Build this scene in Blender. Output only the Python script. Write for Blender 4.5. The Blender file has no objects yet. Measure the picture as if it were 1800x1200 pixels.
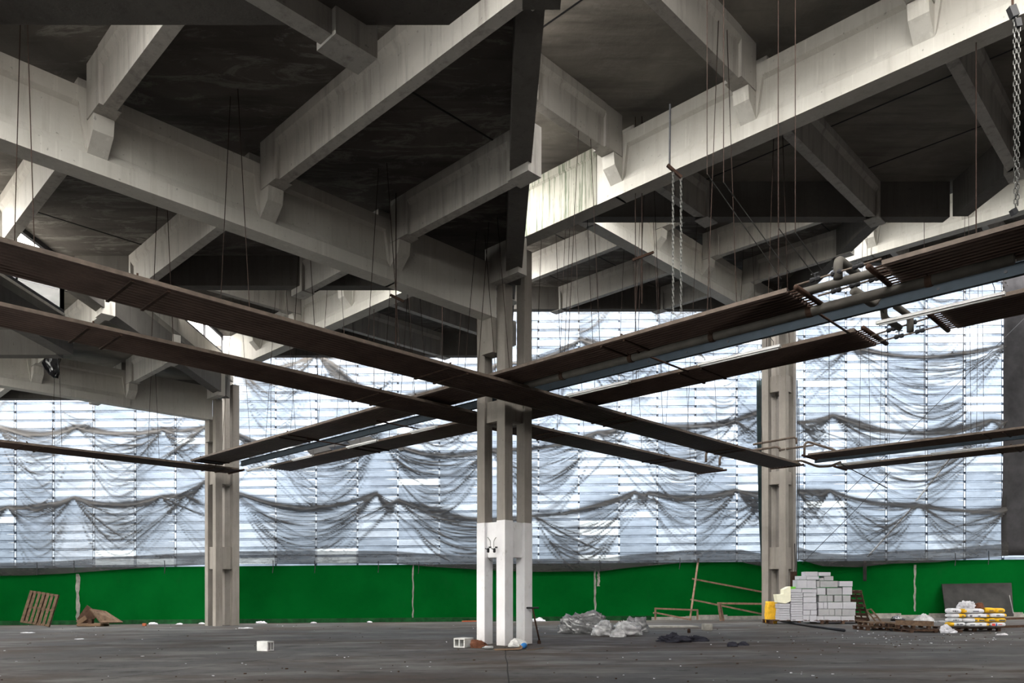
import bpy, math, random
from mathutils import Vector, Matrix, noise

# ---------------------------------------------------------------- camera, sky, exposure
SC = bpy.context.scene
F, CX, HY, EYE = 1320.0, 868.0, 1034.0, 1.5      # focal length, principal column, horizon row (1800x1200), eye height
cam_d = bpy.data.cameras.new('camera'); cam = bpy.data.objects.new('camera', cam_d)
SC.collection.objects.link(cam); SC.camera = cam
cam.location = (0, 0, EYE); cam.rotation_euler = (math.pi/2, 0, 0)
cam_d.sensor_width = 36.0; cam_d.lens = F/1800*36
cam_d.shift_x = (900-CX)/1800; cam_d.shift_y = (HY-600)/1800
cam_d.clip_start = 0.1; cam_d.clip_end = 500

W = bpy.data.worlds.new('overcast_sky'); SC.world = W; W.use_nodes = True
wn = W.node_tree.nodes; wl = W.node_tree.links
bg = wn['Background']
tc = wn.new('ShaderNodeTexCoord'); sx = wn.new('ShaderNodeSeparateXYZ'); cr = wn.new('ShaderNodeValToRGB')
wl.new(tc.outputs['Generated'], sx.inputs[0]); wl.new(sx.outputs['Z'], cr.inputs[0]); wl.new(cr.outputs[0], bg.inputs[0])
cr.color_ramp.elements[0].position = 0.0; cr.color_ramp.elements[0].color = (0.16, 0.16, 0.15, 1)
e_ = cr.color_ramp.elements.new(.012); e_.color = (0.80, 0.89, 1.0, 1)
cr.color_ramp.elements[1].position = 0.7; cr.color_ramp.elements[1].color = (1.0, 0.97, 0.92, 1)
bg.inputs[1].default_value = 10.0
SC.view_settings.view_transform = 'Standard'; SC.view_settings.look = 'None'
SC.view_settings.gamma = 1; SC.view_settings.use_curve_mapping = False
SC.view_settings.exposure = 2.2
SC.cycles.use_denoising = True
SC.cycles.max_bounces = 6; SC.cycles.diffuse_bounces = 3; SC.cycles.transparent_max_bounces = 10

# ---------------------------------------------------------------- helpers
COL = SC.collection
R2 = math.sqrt(0.5)
E1 = Vector((R2, R2, 0)); E2 = Vector((-R2, R2, 0)); UP = Vector((0, 0, 1))

def at(x, y, Y):
    """point at distance Y (metres in front of the eye) seen at pixel x, y of the 1800x1200 frame"""
    return Vector(((x-CX)*Y/F, Y, EYE+(HY-y)*Y/F))

def floor_z(X):
    return 0.008*X

class MB:
    def __init__(s): s.v = []; s.f = []; s.m = []
    def add(s, vs, fs, mi=0):
        n = len(s.v); s.v += [tuple(v) for v in vs]
        for f in fs: s.f.append(tuple(i+n for i in f)); s.m.append(mi)
    def hexa(s, p, mi=0):
        """8 corners: bottom 4 (ccw) then top 4"""
        s.add(p, [(3,2,1,0),(4,5,6,7),(0,1,5,4),(1,2,6,5),(2,3,7,6),(3,0,4,7)], mi)
    def box(s, c, d, ax=None, ay=None, az=None, mi=0):
        """centre c, full size d, optional axes"""
        c = Vector(c); ax = Vector(ax or (1,0,0)).normalized(); ay = Vector(ay).normalized() if ay else None
        az = Vector(az).normalized() if az else None
        if ay is None: ay = (az or UP).cross(ax).normalized()
        if az is None: az = ax.cross(ay)
        ax = ax*d[0]/2; ay = ay*d[1]/2; az = az*d[2]/2
        s.hexa([c-ax-ay-az, c+ax-ay-az, c+ax+ay-az, c-ax+ay-az, c-ax-ay+az, c+ax-ay+az, c+ax+ay+az, c-ax+ay+az], mi)
    def bb(s, x0, x1, y0, y1, z0, z1, mi=0):
        s.hexa([(x0,y0,z0),(x1,y0,z0),(x1,y1,z0),(x0,y1,z0),(x0,y0,z1),(x1,y0,z1),(x1,y1,z1),(x0,y1,z1)], mi)
    def bar(s, a, b, w, h, mi=0, up=None):
        a = Vector(a); b = Vector(b); d = b-a; L = d.length
        if L < 1e-6: return
        d.normalize(); u = Vector(up) if up else UP
        if abs(d.dot(u)) > 0.98: u = Vector((0,1,0)) if abs(d.y) < .9 else Vector((1,0,0))
        n = u.cross(d).normalized(); zz = d.cross(n)
        s.box((a+b)/2, (L, w, h), d, n, zz, mi)
    def prism(s, poly, a, n, d, L, mi=0):
        """profile points (u along n, w up) extruded from a along d for L"""
        a = Vector(a); k = len(poly); vs = []
        for t in (0, L):
            for (u, w) in poly: vs.append(a+n*u+UP*w+d*t)
        fs = [tuple(range(k))[::-1], tuple(range(k, 2*k))]
        for i in range(k): j = (i+1) % k; fs.append((i, j, j+k, i+k))
        s.add(vs, fs, mi)
    def tube(s, pts, r, seg=8, mi=0, cap=True):
        pts = [Vector(p) for p in pts]; n = len(pts)
        if n < 2: return
        rs = r if isinstance(r, (list, tuple)) else [r]*n
        base = len(s.v); prev = None
        for i, p in enumerate(pts):
            t = (pts[min(i+1, n-1)]-pts[max(i-1, 0)])
            if t.length < 1e-9: t = UP.copy()
            t.normalize()
            if prev is None:
                q = UP if abs(t.z) < .9 else Vector((1,0,0)); a = t.cross(q).normalized()
            else:
                a = prev-t*prev.dot(t)
                if a.length < 1e-6: a = t.cross(UP if abs(t.z) < .9 else Vector((1,0,0)))
                a.normalize()
            prev = a; b = t.cross(a)
            for k in range(seg):
                an = 2*math.pi*k/seg; s.v.append(tuple(p+(a*math.cos(an)+b*math.sin(an))*rs[i]))
        for i in range(n-1):
            for k in range(seg):
                k2 = (k+1) % seg
                s.f.append((base+i*seg+k, base+i*seg+k2, base+(i+1)*seg+k2, base+(i+1)*seg+k)); s.m.append(mi)
        if cap:
            s.f.append(tuple(base+k for k in range(seg))[::-1]); s.m.append(mi)
            s.f.append(tuple(base+(n-1)*seg+k for k in range(seg))); s.m.append(mi)
    def lathe(s, c, prof, seg=16, mi=0, ax=None):
        """profile of (radius, height) round an axis at c"""
        c = Vector(c); ax = Vector(ax or (0,0,1)).normalized()
        q = Vector((1,0,0)) if abs(ax.x) < .9 else Vector((0,1,0)); a = ax.cross(q).normalized(); b = ax.cross(a)
        base = len(s.v)
        for (r, h) in prof:
            for k in range(seg):
                an = 2*math.pi*k/seg; s.v.append(tuple(c+ax*h+(a*math.cos(an)+b*math.sin(an))*r))
        for i in range(len(prof)-1):
            for k in range(seg):
                k2 = (k+1) % seg
                s.f.append((base+i*seg+k, base+i*seg+k2, base+(i+1)*seg+k2, base+(i+1)*seg+k)); s.m.append(mi)
        s.f.append(tuple(base+k for k in range(seg))[::-1]); s.m.append(mi)
        s.f.append(tuple(base+(len(prof)-1)*seg+k for k in range(seg))); s.m.append(mi)
    def build(s, name, mats, parent=None, smooth=False, origin=None, bevel=0):
        me = bpy.data.meshes.new(name)
        vs = s.v
        o = bpy.data.objects.new(name, me)
        if origin is not None:
            og = Vector(origin); vs = [tuple(Vector(v)-og) for v in vs]; o.location = og
        if parent is not None:
            # parents carry only a location (and sometimes a rotation set later)
            pl = Vector(parent.location) if parent.parent is None else Vector(parent.parent.location)+Vector(parent.location)
            if origin is None: vs = [tuple(Vector(v)-pl) for v in vs]
            else: o.location = og-pl
            o.parent = parent
        me.from_pydata(vs, [], s.f)
        if not isinstance(mats, (list, tuple)): mats = [mats]
        for m in mats: me.materials.append(m)
        if len(mats) > 1: me.polygons.foreach_set('material_index', s.m)
        if smooth: me.polygons.foreach_set('use_smooth', [True]*len(me.polygons))
        me.update(); COL.objects.link(o)
        if bevel:
            b = o.modifiers.new('bevel', 'BEVEL'); b.width = bevel; b.segments = 2; b.limit_method = 'ANGLE'
        return o

def tag(o, label=None, cat=None, group=None, kind=None):
    if label: o['label'] = label
    if cat: o['category'] = cat
    if group: o['group'] = group
    if kind: o['kind'] = kind
    return o
def empty(name, loc, label=None, cat=None, group=None, kind=None):
    o = bpy.data.objects.new(name, None); o.location = loc; o.empty_display_size = .2; COL.objects.link(o)
    return tag(o, label, cat, group, kind)
def struct(mb, name, mats, smooth=False):
    return tag(mb.build(name, mats, smooth=smooth), kind='structure')

# ---------------------------------------------------------------- materials
def newmat(name):
    m = bpy.data.materials.new(name); m.use_nodes = True
    nt = m.node_tree; b = nt.nodes['Principled BSDF']; return m, nt, b
def N(nt, t, **kw):
    n = nt.nodes.new(t)
    for k, v in kw.items(): setattr(n, k, v)
    return n
def ramp(nt, src, stops):
    r = N(nt, 'ShaderNodeValToRGB'); e = r.color_ramp.elements
    e[0].position, e[0].color = stops[0][0], (*stops[0][1], 1)
    e[1].position, e[1].color = stops[-1][0], (*stops[-1][1], 1)
    for p, c in stops[1:-1]:
        x = e.new(p); x.color = (*c, 1)
    nt.links.new(src, r.inputs[0]); return r.outputs[0]
def ntex(nt, scale=(1,1,1), size=1.0, detail=4, rough=.6, dist=0, rot=(0,0,0), loc=(0,0,0)):
    tcn = N(nt, 'ShaderNodeTexCoord'); mp = N(nt, 'ShaderNodeMapping')
    mp.inputs['Scale'].default_value = scale; mp.inputs['Rotation'].default_value = rot; mp.inputs['Location'].default_value = loc
    nt.links.new(tcn.outputs['Object'], mp.inputs[0])
    n = N(nt, 'ShaderNodeTexNoise'); n.inputs['Scale'].default_value = size; n.inputs['Detail'].default_value = detail
    n.inputs['Roughness'].default_value = rough; n.inputs['Distortion'].default_value = dist
    nt.links.new(mp.outputs[0], n.inputs['Vector']); return n.outputs[0]
def mix(nt, a, b, fac, mode='MIX'):
    m = N(nt, 'ShaderNodeMix', data_type='RGBA', blend_type=mode)
    for i, s in ((6, a), (7, b)):
        if isinstance(s, tuple): m.inputs[i].default_value = (*s, 1)
        else: nt.links.new(s, m.inputs[i])
    if isinstance(fac, (int, float)): m.inputs[0].default_value = fac
    else: nt.links.new(fac, m.inputs[0])
    return m.outputs[2]
def bump(nt, b, h, strength=.3, dist=.02):
    n = N(nt, 'ShaderNodeBump'); n.inputs['Strength'].default_value = strength; n.inputs['Distance'].default_value = dist
    nt.links.new(h, n.inputs['Height']); nt.links.new(n.outputs[0], b.inputs['Normal'])
def concrete(name, c0, c1, streak=.5, stain=(.10,.085,.07), rough=.9, green=0, pit=True):
    m, nt, b = newmat(name)
    big = ntex(nt, size=.7, detail=6, rough=.65)
    col = ramp(nt, big, [(.3, c0), (.7, c1)])
    st = ntex(nt, scale=(3.2, 3.2, .22), size=1.6, detail=5, rough=.7)
    sf = ramp(nt, st, [(.50, (0,0,0)), (.72, (streak,)*3)])
    col = mix(nt, col, stain, sf)
    wt = ntex(nt, scale=(4.5, 4.5, .2), size=1.9, detail=4, rough=.7, loc=(7,3,1))
    wf = ramp(nt, wt, [(.58, (0,0,0)), (.74, (.35,)*3)])
    col = mix(nt, col, tuple(min(1, x*1.5) for x in c1), wf)
    if green:
        g = ntex(nt, scale=(7, 7, .25), size=2.2, detail=4, rough=.75, loc=(1,2,3))
        gf = ramp(nt, g, [(.5, (0,0,0)), (.62, (green,)*3)])
        col = mix(nt, col, (.05, .075, .04), gf)
    if pit:
        p = ntex(nt, size=14, detail=2, rough=.5)
        pf = ramp(nt, p, [(.70, (0,0,0)), (.76, (.6,)*3)])
        col = mix(nt, col, tuple(x*.45 for x in c0), pf)
    nt.links.new(col, b.inputs['Base Color']); b.inputs['Roughness'].default_value = rough
    fine = ntex(nt, size=9, detail=6, rough=.7)
    bump(nt, b, fine, .35, .02)
    return m
def plain(name, c, rough=.6, metal=0, var=.25, size=6, spec=.12):
    m, nt, b = newmat(name)
    n = ntex(nt, size=size, detail=4)
    col = ramp(nt, n, [(.3, tuple(x*(1-var) for x in c)), (.7, tuple(min(1, x*(1+var)) for x in c))])
    nt.links.new(col, b.inputs['Base Color']); b.inputs['Roughness'].default_value = rough
    b.inputs['Metallic'].default_value = metal; b.inputs['Specular IOR Level'].default_value = spec
    return m

M = {}
M['girder'] = concrete('girder_concrete', (.46,.44,.40), (.56,.54,.50), streak=.25, stain=(.2,.17,.14))
M['girder_stain'] = concrete('stained_concrete', (.24,.23,.195), (.31,.30,.26), streak=.75, stain=(.12,.12,.09), green=.85)
M['rib'] = concrete('rib_concrete', (.36,.345,.32), (.46,.44,.41), streak=.55, stain=(.12,.105,.09))
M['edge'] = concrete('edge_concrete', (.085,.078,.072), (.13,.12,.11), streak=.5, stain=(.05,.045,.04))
M['column'] = concrete('column_concrete', (.165,.148,.130), (.25,.228,.203), streak=.6, stain=(.13,.11,.09))

# roof slab undersides: sooty, blotched, with efflorescence and plank joints
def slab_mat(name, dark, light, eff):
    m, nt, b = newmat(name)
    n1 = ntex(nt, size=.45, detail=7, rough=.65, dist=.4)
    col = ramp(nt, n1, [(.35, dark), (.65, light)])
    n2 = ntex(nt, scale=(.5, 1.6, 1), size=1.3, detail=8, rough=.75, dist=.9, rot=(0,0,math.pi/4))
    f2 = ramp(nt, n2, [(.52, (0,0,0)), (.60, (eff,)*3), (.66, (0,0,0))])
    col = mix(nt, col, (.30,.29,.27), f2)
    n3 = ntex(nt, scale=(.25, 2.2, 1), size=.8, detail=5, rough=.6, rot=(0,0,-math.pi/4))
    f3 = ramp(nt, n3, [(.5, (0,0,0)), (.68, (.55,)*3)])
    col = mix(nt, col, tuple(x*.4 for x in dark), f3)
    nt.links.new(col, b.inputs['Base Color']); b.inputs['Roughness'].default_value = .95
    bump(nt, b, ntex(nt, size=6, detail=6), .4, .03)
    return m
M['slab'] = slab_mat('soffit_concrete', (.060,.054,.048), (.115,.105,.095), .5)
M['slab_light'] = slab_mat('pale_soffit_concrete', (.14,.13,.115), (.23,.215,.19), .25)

# painted column foot
m, nt, b = newmat('white_painted_concrete')
n1 = ntex(nt, size=1.2, detail=5); col = ramp(nt, n1, [(.3, (.56,.55,.565)), (.6, (.66,.655,.67))])
n2 = ntex(nt, scale=(1,1,.5), size=3.5, detail=6, rough=.8)
col = mix(nt, col, (.30,.28,.26), ramp(nt, n2, [(.60, (0,0,0)), (.70, (.6,)*3)]))
gg = N(nt, 'ShaderNodeNewGeometry'); sp = N(nt, 'ShaderNodeSeparateXYZ'); nt.links.new(gg.outputs['Position'], sp.inputs[0])
low = N(nt, 'ShaderNodeMapRange'); low.inputs['From Min'].default_value = .0; low.inputs['From Max'].default_value = .45
low.inputs['To Min'].default_value = .75; low.inputs['To Max'].default_value = 0
nt.links.new(sp.outputs['Z'], low.inputs['Value'])
mm = N(nt, 'ShaderNodeMath', operation='MULTIPLY'); nt.links.new(low.outputs[0], mm.inputs[0]); nt.links.new(ntex(nt, size=5, detail=5), mm.inputs[1])
col = mix(nt, col, (.22,.19,.16), mm.outputs[0])
nt.links.new(col, b.inputs['Base Color']); b.inputs['Roughness'].default_value = .7
M['paint'] = m

# concrete floor: grey, dusty sweeps, rusty brown stains in patches, fine cracks
m, nt, b = newmat('worn_concrete_floor')
n1 = ntex(nt, scale=(.55, 1.0, 1), size=.6, detail=9, rough=.72, dist=.8)
col = ramp(nt, n1, [(.30, (.034,.032,.031)), (.50, (.050,.048,.048)), (.68, (.072,.070,.069))])
n2 = ntex(nt, scale=(.28, .6, 1), size=.6, detail=6, rough=.65, loc=(4.2,1.5,0))
gg = N(nt, 'ShaderNodeNewGeometry'); sp = N(nt, 'ShaderNodeSeparateXYZ'); nt.links.new(gg.outputs['Position'], sp.inputs[0])
col = mix(nt, col, (.038,.023,.014), ramp(nt, n2, [(.44, (0,0,0)), (.62, (.85,)*3)]))
vd = N(nt, 'ShaderNodeVectorMath', operation='DISTANCE'); mpv = N(nt, 'ShaderNodeMapping'); nt.links.new(gg.outputs['Position'], mpv.inputs[0])
mpv.inputs['Scale'].default_value = (.17, .34, 0); nt.links.new(mpv.outputs[0], vd.inputs[0]); vd.inputs[1].default_value = (3.9*.17, 20.6*.34, 0)
sub = N(nt, 'ShaderNodeMath', operation='MULTIPLY_ADD'); sub.inputs[1].default_value = 1.7; nt.links.new(ntex(nt, scale=(.4,1.6,1), size=1.1, detail=6, rough=.7), sub.inputs[0]); nt.links.new(vd.outputs['Value'], sub.inputs[2])
su2 = N(nt, 'ShaderNodeMath', operation='SUBTRACT'); nt.links.new(sub.outputs[0], su2.inputs[0]); su2.inputs[1].default_value = 1.0
col = mix(nt, col, (.026,.0145,.009), ramp(nt, su2.outputs[0], [(.0, (.95,)*3), (.45, (.8,)*3), (.85, (0,0,0))]))
n3 = ntex(nt, scale=(.55, 1, 1), size=1.8, detail=6, rough=.8)
col = mix(nt, col, (.016,.015,.014), ramp(nt, n3, [(.52, (0,0,0)), (.64, (.85,)*3)]))
n4 = ntex(nt, scale=(.35, 1.0, 1), size=.9, detail=5, rough=.7, loc=(0,9,0))
col = mix(nt, col, (.10,.096,.092), ramp(nt, n4, [(.50, (0,0,0)), (.62, (.8,)*3)]))
n5 = ntex(nt, size=9, detail=3)
col = mix(nt, col, (.26,.25,.24), ramp(nt, n5, [(.735, (0,0,0)), (.76, (.8,)*3)]))
nt.links.new(col, b.inputs['Base Color'])
nt.links.new(ramp(nt, n1, [(.3, (.62,)*3), (.7, (.9,)*3)]), b.inputs['Roughness']); b.inputs['Specular IOR Level'].default_value = .18
bump(nt, b, ntex(nt, size=5, detail=7), .35, .015)
M['floor'] = m

# green painted wall
m, nt, b = newmat('green_painted_plaster')
n1 = ntex(nt, size=.5, detail=6); col = ramp(nt, n1, [(.3, (.0008,.060,.0085)), (.7, (.0015,.085,.013))])
n2 = ntex(nt, scale=(1,1,.35), size=2.0, detail=7, rough=.75)
col = mix(nt, col, (.010,.07,.018), ramp(nt, n2, [(.6, (0,0,0)), (.72, (.4,)*3)]))
nt.links.new(col, b.inputs['Base Color']); b.inputs['Roughness'].default_value = .8; b.inputs['Specular IOR Level'].default_value = .0
M['green'] = m
M['green_dado'] = plain('scuffed_green_base', (.008,.05,.015), .8, var=.5, size=3)
M['render'] = plain('bare_render', (.22,.21,.19), .95, var=.35, size=4)
M['plain_wall'] = plain('dusty_wall', (.07,.066,.06), .95, var=.3, size=.8)

# mesh tarpaulin: thin grey gauze, thicker where the cloth is gathered ('weave' = how much of the area is thread)
def gauze(name, c, tr, keep):
    m = bpy.data.materials.new(name); m.use_nodes = True; nt = m.node_tree; nt.nodes.clear()
    out = N(nt, 'ShaderNodeOutputMaterial'); at_ = N(nt, 'ShaderNodeAttribute'); at_.attribute_name = 'weave'
    d = N(nt, 'ShaderNodeBsdfDiffuse'); d.inputs[0].default_value = (*c, 1)
    t = N(nt, 'ShaderNodeBsdfTranslucent'); t.inputs[0].default_value = (*tr, 1)
    ms = N(nt, 'ShaderNodeMixShader'); ms.inputs[0].default_value = keep
    nt.links.new(d.outputs[0], ms.inputs[1]); nt.links.new(t.outputs[0], ms.inputs[2])
    tp = N(nt, 'ShaderNodeBsdfTransparent'); m2 = N(nt, 'ShaderNodeMixShader')
    n = ntex(nt, scale=(.8,1,2.5), size=5, detail=4, rough=.7)
    ad = N(nt, 'ShaderNodeMath', operation='MULTIPLY_ADD'); ad.inputs[1].default_value = .30; nt.links.new(n, ad.inputs[0]); nt.links.new(at_.outputs['Fac'], ad.inputs[2])
    su = N(nt, 'ShaderNodeMath', operation='SUBTRACT', use_clamp=True); su.inputs[1].default_value = .15; nt.links.new(ad.outputs[0], su.inputs[0])
    nt.links.new(su.outputs[0], m2.inputs[0]); nt.links.new(tp.outputs[0], m2.inputs[1]); nt.links.new(ms.outputs[0], m2.inputs[2])
    nt.links.new(m2.outputs[0], out.inputs[0]); return m
M['gauze'] = gauze('grey_mesh_tarpaulin', (.075,.07,.065), (.028,.028,.03), .5)

def pane(name, c):
    m = bpy.data.materials.new(name); m.use_nodes = True; nt = m.node_tree; nt.nodes.clear()
    out = N(nt, 'ShaderNodeOutputMaterial'); tp = N(nt, 'ShaderNodeBsdfTransparent')
    g = N(nt, 'ShaderNodeBsdfGlossy'); g.inputs['Roughness'].default_value = .15; g.inputs[0].default_value = (.5,.5,.5,1)
    n = ntex(nt, scale=(.6,.6,1.6), size=1.1, detail=5, rough=.7)
    nt.links.new(ramp(nt, n, [(.3, tuple(x*.72 for x in c)), (.7, tuple(min(1, x*1.2) for x in c))]), tp.inputs[0])
    ms = N(nt, 'ShaderNodeMixShader'); ms.inputs[0].default_value = .06
    nt.links.new(tp.outputs[0], ms.inputs[1]); nt.links.new(g.outputs[0], ms.inputs[2]); nt.links.new(ms.outputs[0], out.inputs[0]); return m
M['clear_pane'] = pane('dusty_clerestory_glass', (.93,.94,.93))
M['wall_pane'] = pane('grimy_fibreglass_pane', (.060,.073,.093))
M['wall_pane2'] = pane('paler_fibreglass_pane', (.094,.110,.134))
M['wall_pane3'] = pane('broken_clear_pane', (.23,.255,.28))
M['mullion'] = pane('pale_fibreglass_batten', (.37,.395,.43))
M['rail'] = pane('dark_fibreglass_overlap', (.225,.25,.285))
M['frame_dark'] = plain('dark_window_steel', (.05,.05,.055), .5)
M['rad'] = plain('brown_painted_radiant_panel', (.060,.041,.034), .5, var=.25, size=2)
M['rad_dark'] = plain('gap_shade_panel_back', (.012,.009,.008), .9)  # near-black back sheet: shade in the gaps between tubes is put into its colour
M['clamp'] = plain('dark_rusty_clamp', (.035,.020,.014), .8, var=.4)
M['rad_edge'] = plain('edge_highlight_and_pale_pipe', (.09,.07,.057), .5, var=.3)  # panel edges: their highlight is put into this lighter colour; pale pipes share it
M['rust'] = plain('rusty_steel', (.030,.016,.011), .8, var=.4)
M['duct'] = plain('grey_insulated_pipe', (.075,.069,.061), .7, var=.25, size=3)
M['blue_steel'] = plain('blue_grey_painted_steel', (.013,.019,.025), .7, var=.15)
M['black'] = plain('black_steel', (.02,.02,.022), .5)
M['white_metal'] = plain('white_enamel', (.6,.6,.6), .4, var=.08)
M['chain'] = plain('galvanised_steel', (.10,.10,.095), .45, metal=.6, var=.3)
M['wire'] = plain('rusty_wire', (.022,.013,.010), .8, var=.3)
M['wood'] = plain('weathered_pine', (.10,.066,.044), .85, var=.35, size=8)
M['wood_dark'] = plain('dark_weathered_wood', (.055,.032,.022), .9, var=.4, size=6)
M['card'] = plain('brown_cardboard', (.13,.085,.055), .9, var=.2)
M['block'] = plain('aerated_concrete_block', (.38,.38,.41), .9, var=.08, size=3)
M['block_grey'] = plain('dusty_aerated_block', (.29,.29,.30), .9, var=.12, size=3)
M['yellow'] = plain('yellow_sack', (.70,.40,.03), .6, var=.2)
M['cream'] = plain('cream_foam', (.66,.64,.50), .8, var=.06)
M['plastic'] = plain('crumpled_clear_plastic', (.34,.34,.35), .16, var=.45, size=4, spec=.8)
M['grey_plastic'] = plain('grey_plastic_sheet', (.13,.13,.135), .2, var=.4, size=5, spec=.8)
M['black_plastic'] = plain('black_plastic_film', (.016,.016,.020), .18, var=.3, spec=.9)
M['rag'] = plain('dark_blue_rag', (.02,.02,.028), .8, var=.4)
M['brown_rag'] = plain('brown_rag', (.12,.05,.03), .9, var=.4)
M['brick'] = plain('red_brick', (.30,.09,.045), .9, var=.2)
M['dark_board'] = plain('dark_board', (.022,.021,.020), .9, var=.3, size=2)
M['hollow'] = plain('cement_block', (.50,.50,.49), .9, var=.12)
M['teal'] = plain('dark_teal_netting', (.020,.032,.034), .9, var=.4, size=2)
M['green_bit'] = plain('bright_green_plastic', (.12,.42,.04), .5)
M['blue_bit'] = plain('blue_plastic', (.03,.16,.42), .35)
M['tube'] = plain('black_hose', (.015,.016,.02), .35)
# ---------------------------------------------------------------- the roof lattice
C0 = Vector((.29, 20.4, 0)); CELL = 12.02; S = 17.0; STEP = 1.99
ZG0, RIB_UP, RIB_H, SLAB_T = 8.665, .84, .95, .2
def zg(n): return ZG0+STEP*n            # girder soffit
def zr(n): return zg(n)+RIB_UP          # rib soffit
def zs(n): return zr(n)+RIB_H           # slab underside
KPOS = [3.85, 7.1, 10.3, 13.4]
YWALL = 34.3

# floor (falls gently to the left) --------------------------------------------------
mb = MB()
x0, x1, y0, y1 = -27.8, 42, -26, YWALL+.4
mb.hexa([(x0,y0,floor_z(x0)-.3),(x1,y0,floor_z(x1)-.3),(x1,y1,floor_z(x1)-.3),(x0,y1,floor_z(x0)-.3),
         (x0,y0,floor_z(x0)),(x1,y0,floor_z(x1)),(x1,y1,floor_z(x1)),(x0,y1,floor_z(x0))])
struct(mb, 'floor', M['floor'])
# expansion joints in the floor
def joint(a, b, name='floor_joint'):
    m_ = MB(); n = 14; rnd = random.Random(int(a[0]*10)); pts = []
    for i in range(n+1):
        t = i/n; x = a[0]+(b[0]-a[0])*t+rnd.uniform(-.015,.015); y = a[1]+(b[1]-a[1])*t+rnd.uniform(-.015,.015)
        pts.append((x, y))
    dx, dy = b[0]-a[0], b[1]-a[1]; L = math.hypot(dx, dy); nx, ny = -dy/L*.012, dx/L*.012
    vs = []
    for (x, y) in pts:
        vs += [(x+nx,y+ny,floor_z(x)+.003),(x-nx,y-ny,floor_z(x)+.003)]
    m_.add(vs, [(2*i,2*i+1,2*i+3,2*i+2) for i in range(n)])
    struct(m_, name, M['dark_board'])
joint((-5.3, 12.0), (-5.2+3.0*.35, 12.0+5.0)) if False else None
joint((-7.0, 12.2), (-4.6, 17.0)); joint((.22, 9.5), (.29, 19.2))

# back wall: green plaster below, glazing above -------------------------------------
def sill_z(X): return 2.62+.0085*X
mb = MB()
mb.hexa([(x0,YWALL,floor_z(x0)-.2),(x1,YWALL,floor_z(x1)-.2),(x1,YWALL+.35,floor_z(x1)-.2),(x0,YWALL+.35,floor_z(x0)-.2),
         (x0,YWALL,sill_z(x0)),(x1,YWALL,sill_z(x1)),(x1,YWALL+.35,sill_z(x1)),(x0,YWALL+.35,sill_z(x0))])
struct(mb, 'wall_back', M['green'])
mb = MB()
for (a, b_) in ((x0, 7.2), ):
    mb.hexa([(a,YWALL-.03,floor_z(a)),(b_,YWALL-.03,floor_z(b_)),(b_,YWALL,floor_z(b_)),(a,YWALL,floor_z(a)),
             (a,YWALL-.03,floor_z(a)+.2),(b_,YWALL-.03,floor_z(b_)+.2),(b_,YWALL,floor_z(b_)+.2),(a,YWALL,floor_z(a)+.2)])
struct(mb, 'baseboard_back', M['green_dado'])
mb = MB()
rnd = random.Random(4); a = 7.2
while a < x1:
    w = rnd.uniform(.5, 1.4); h = rnd.uniform(.13, .24)
    mb.hexa([(a,YWALL-.07,floor_z(a)),(a+w,YWALL-.07,floor_z(a+w)),(a+w,YWALL,floor_z(a+w)),(a,YWALL,floor_z(a)),
             (a,YWALL-.05,floor_z(a)+h),(a+w,YWALL-.05,floor_z(a+w)+h),(a+w,YWALL,floor_z(a+w)+h),(a,YWALL,floor_z(a)+h)]); a += w
struct(mb, 'baseboard_back_render', M['render'])
# wall joints: grey render strips where the paint has come off
k = 1
for (px, w, ya, yb) in ((137, .17, 1008, 1090), (726, .07, 992, 1088), (1046, .10, 1000, 1082), (1052, .13, 1003, 1030), (1608, .10, 992, 1074)):
    m_ = MB(); X = (px-CX)*YWALL/F; za = EYE+(HY-ya)*YWALL/F; zb = EYE+(HY-yb)*YWALL/F; rnd = random.Random(px)
    n = 12; vs = []
    for i in range(n+1):
        z = zb+(za-zb)*i/n; ww = w*rnd.uniform(.6,1.2)/2; c = rnd.uniform(-.02,.02)
        vs += [(X-ww+c, YWALL-.006, z), (X+ww+c, YWALL-.006, z)]
    m_.add(vs, [(2*i,2*i+1,2*i+3,2*i+2) for i in range(n)])
    struct(m_, 'trim_%d' % k, M['render']); k += 1

# glazed wall: posts, rails and fibreglass panes in rows
GY = YWALL+.15; GZ1 = 19.5
def glazed(xa, xb, idx, seed, GZ1):
    rnd = random.Random(seed)
    fr = MB(); pn = MB(); X = xa; posts = []
    while X < xb-.6: posts.append(X); X += rnd.choice((1.75, 1.85, 1.9))
    posts.append(xb)
    for p in posts: fr.bb(p-.035, p+.035, GY-.05, GY+.05, sill_z(p), GZ1)
    z = 2.60
    rows = []
    while z < GZ1: rows.append(z); z += .395
    for r in rows:
        fr.hexa([(xa,GY-.03,r+.0085*xa),(xb,GY-.03,r+.0085*xb),(xb,GY+.03,r+.0085*xb+.01),(xa,GY+.03,r+.0085*xa+.01),
                 (xa,GY-.03,r+.115+.0085*xa),(xb,GY-.03,r+.115+.0085*xb),(xb,GY+.03,r+.125+.0085*xb),(xa,GY+.03,r+.125+.0085*xa)], 1)
    for i in range(len(posts)-1):
        run = 0
        for r in rows:
            if run <= 0: mi = rnd.choices((0, 1, 2), (50, 38, 9))[0]; run = rnd.choice((1, 1, 2)) if mi == 2 else rnd.choice((2, 3, 5))
            run -= 1
            zz = r+.11+.0085*posts[i]; pa_ = posts[i]+.036; pb_ = posts[i+1]-.036
            pn.add([(pa_, GY, zz), (pb_, GY, zz), (pb_, GY, zz+.30), (pa_, GY, zz+.30)], [(0,1,2,3)], mi)
    w = struct(fr, 'window_%d' % idx, [M['mullion'], M['rail']])
    p = pn.build('glass_panes', [M['wall_pane'], M['wall_pane2'], M['wall_pane3']], w)
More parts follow.
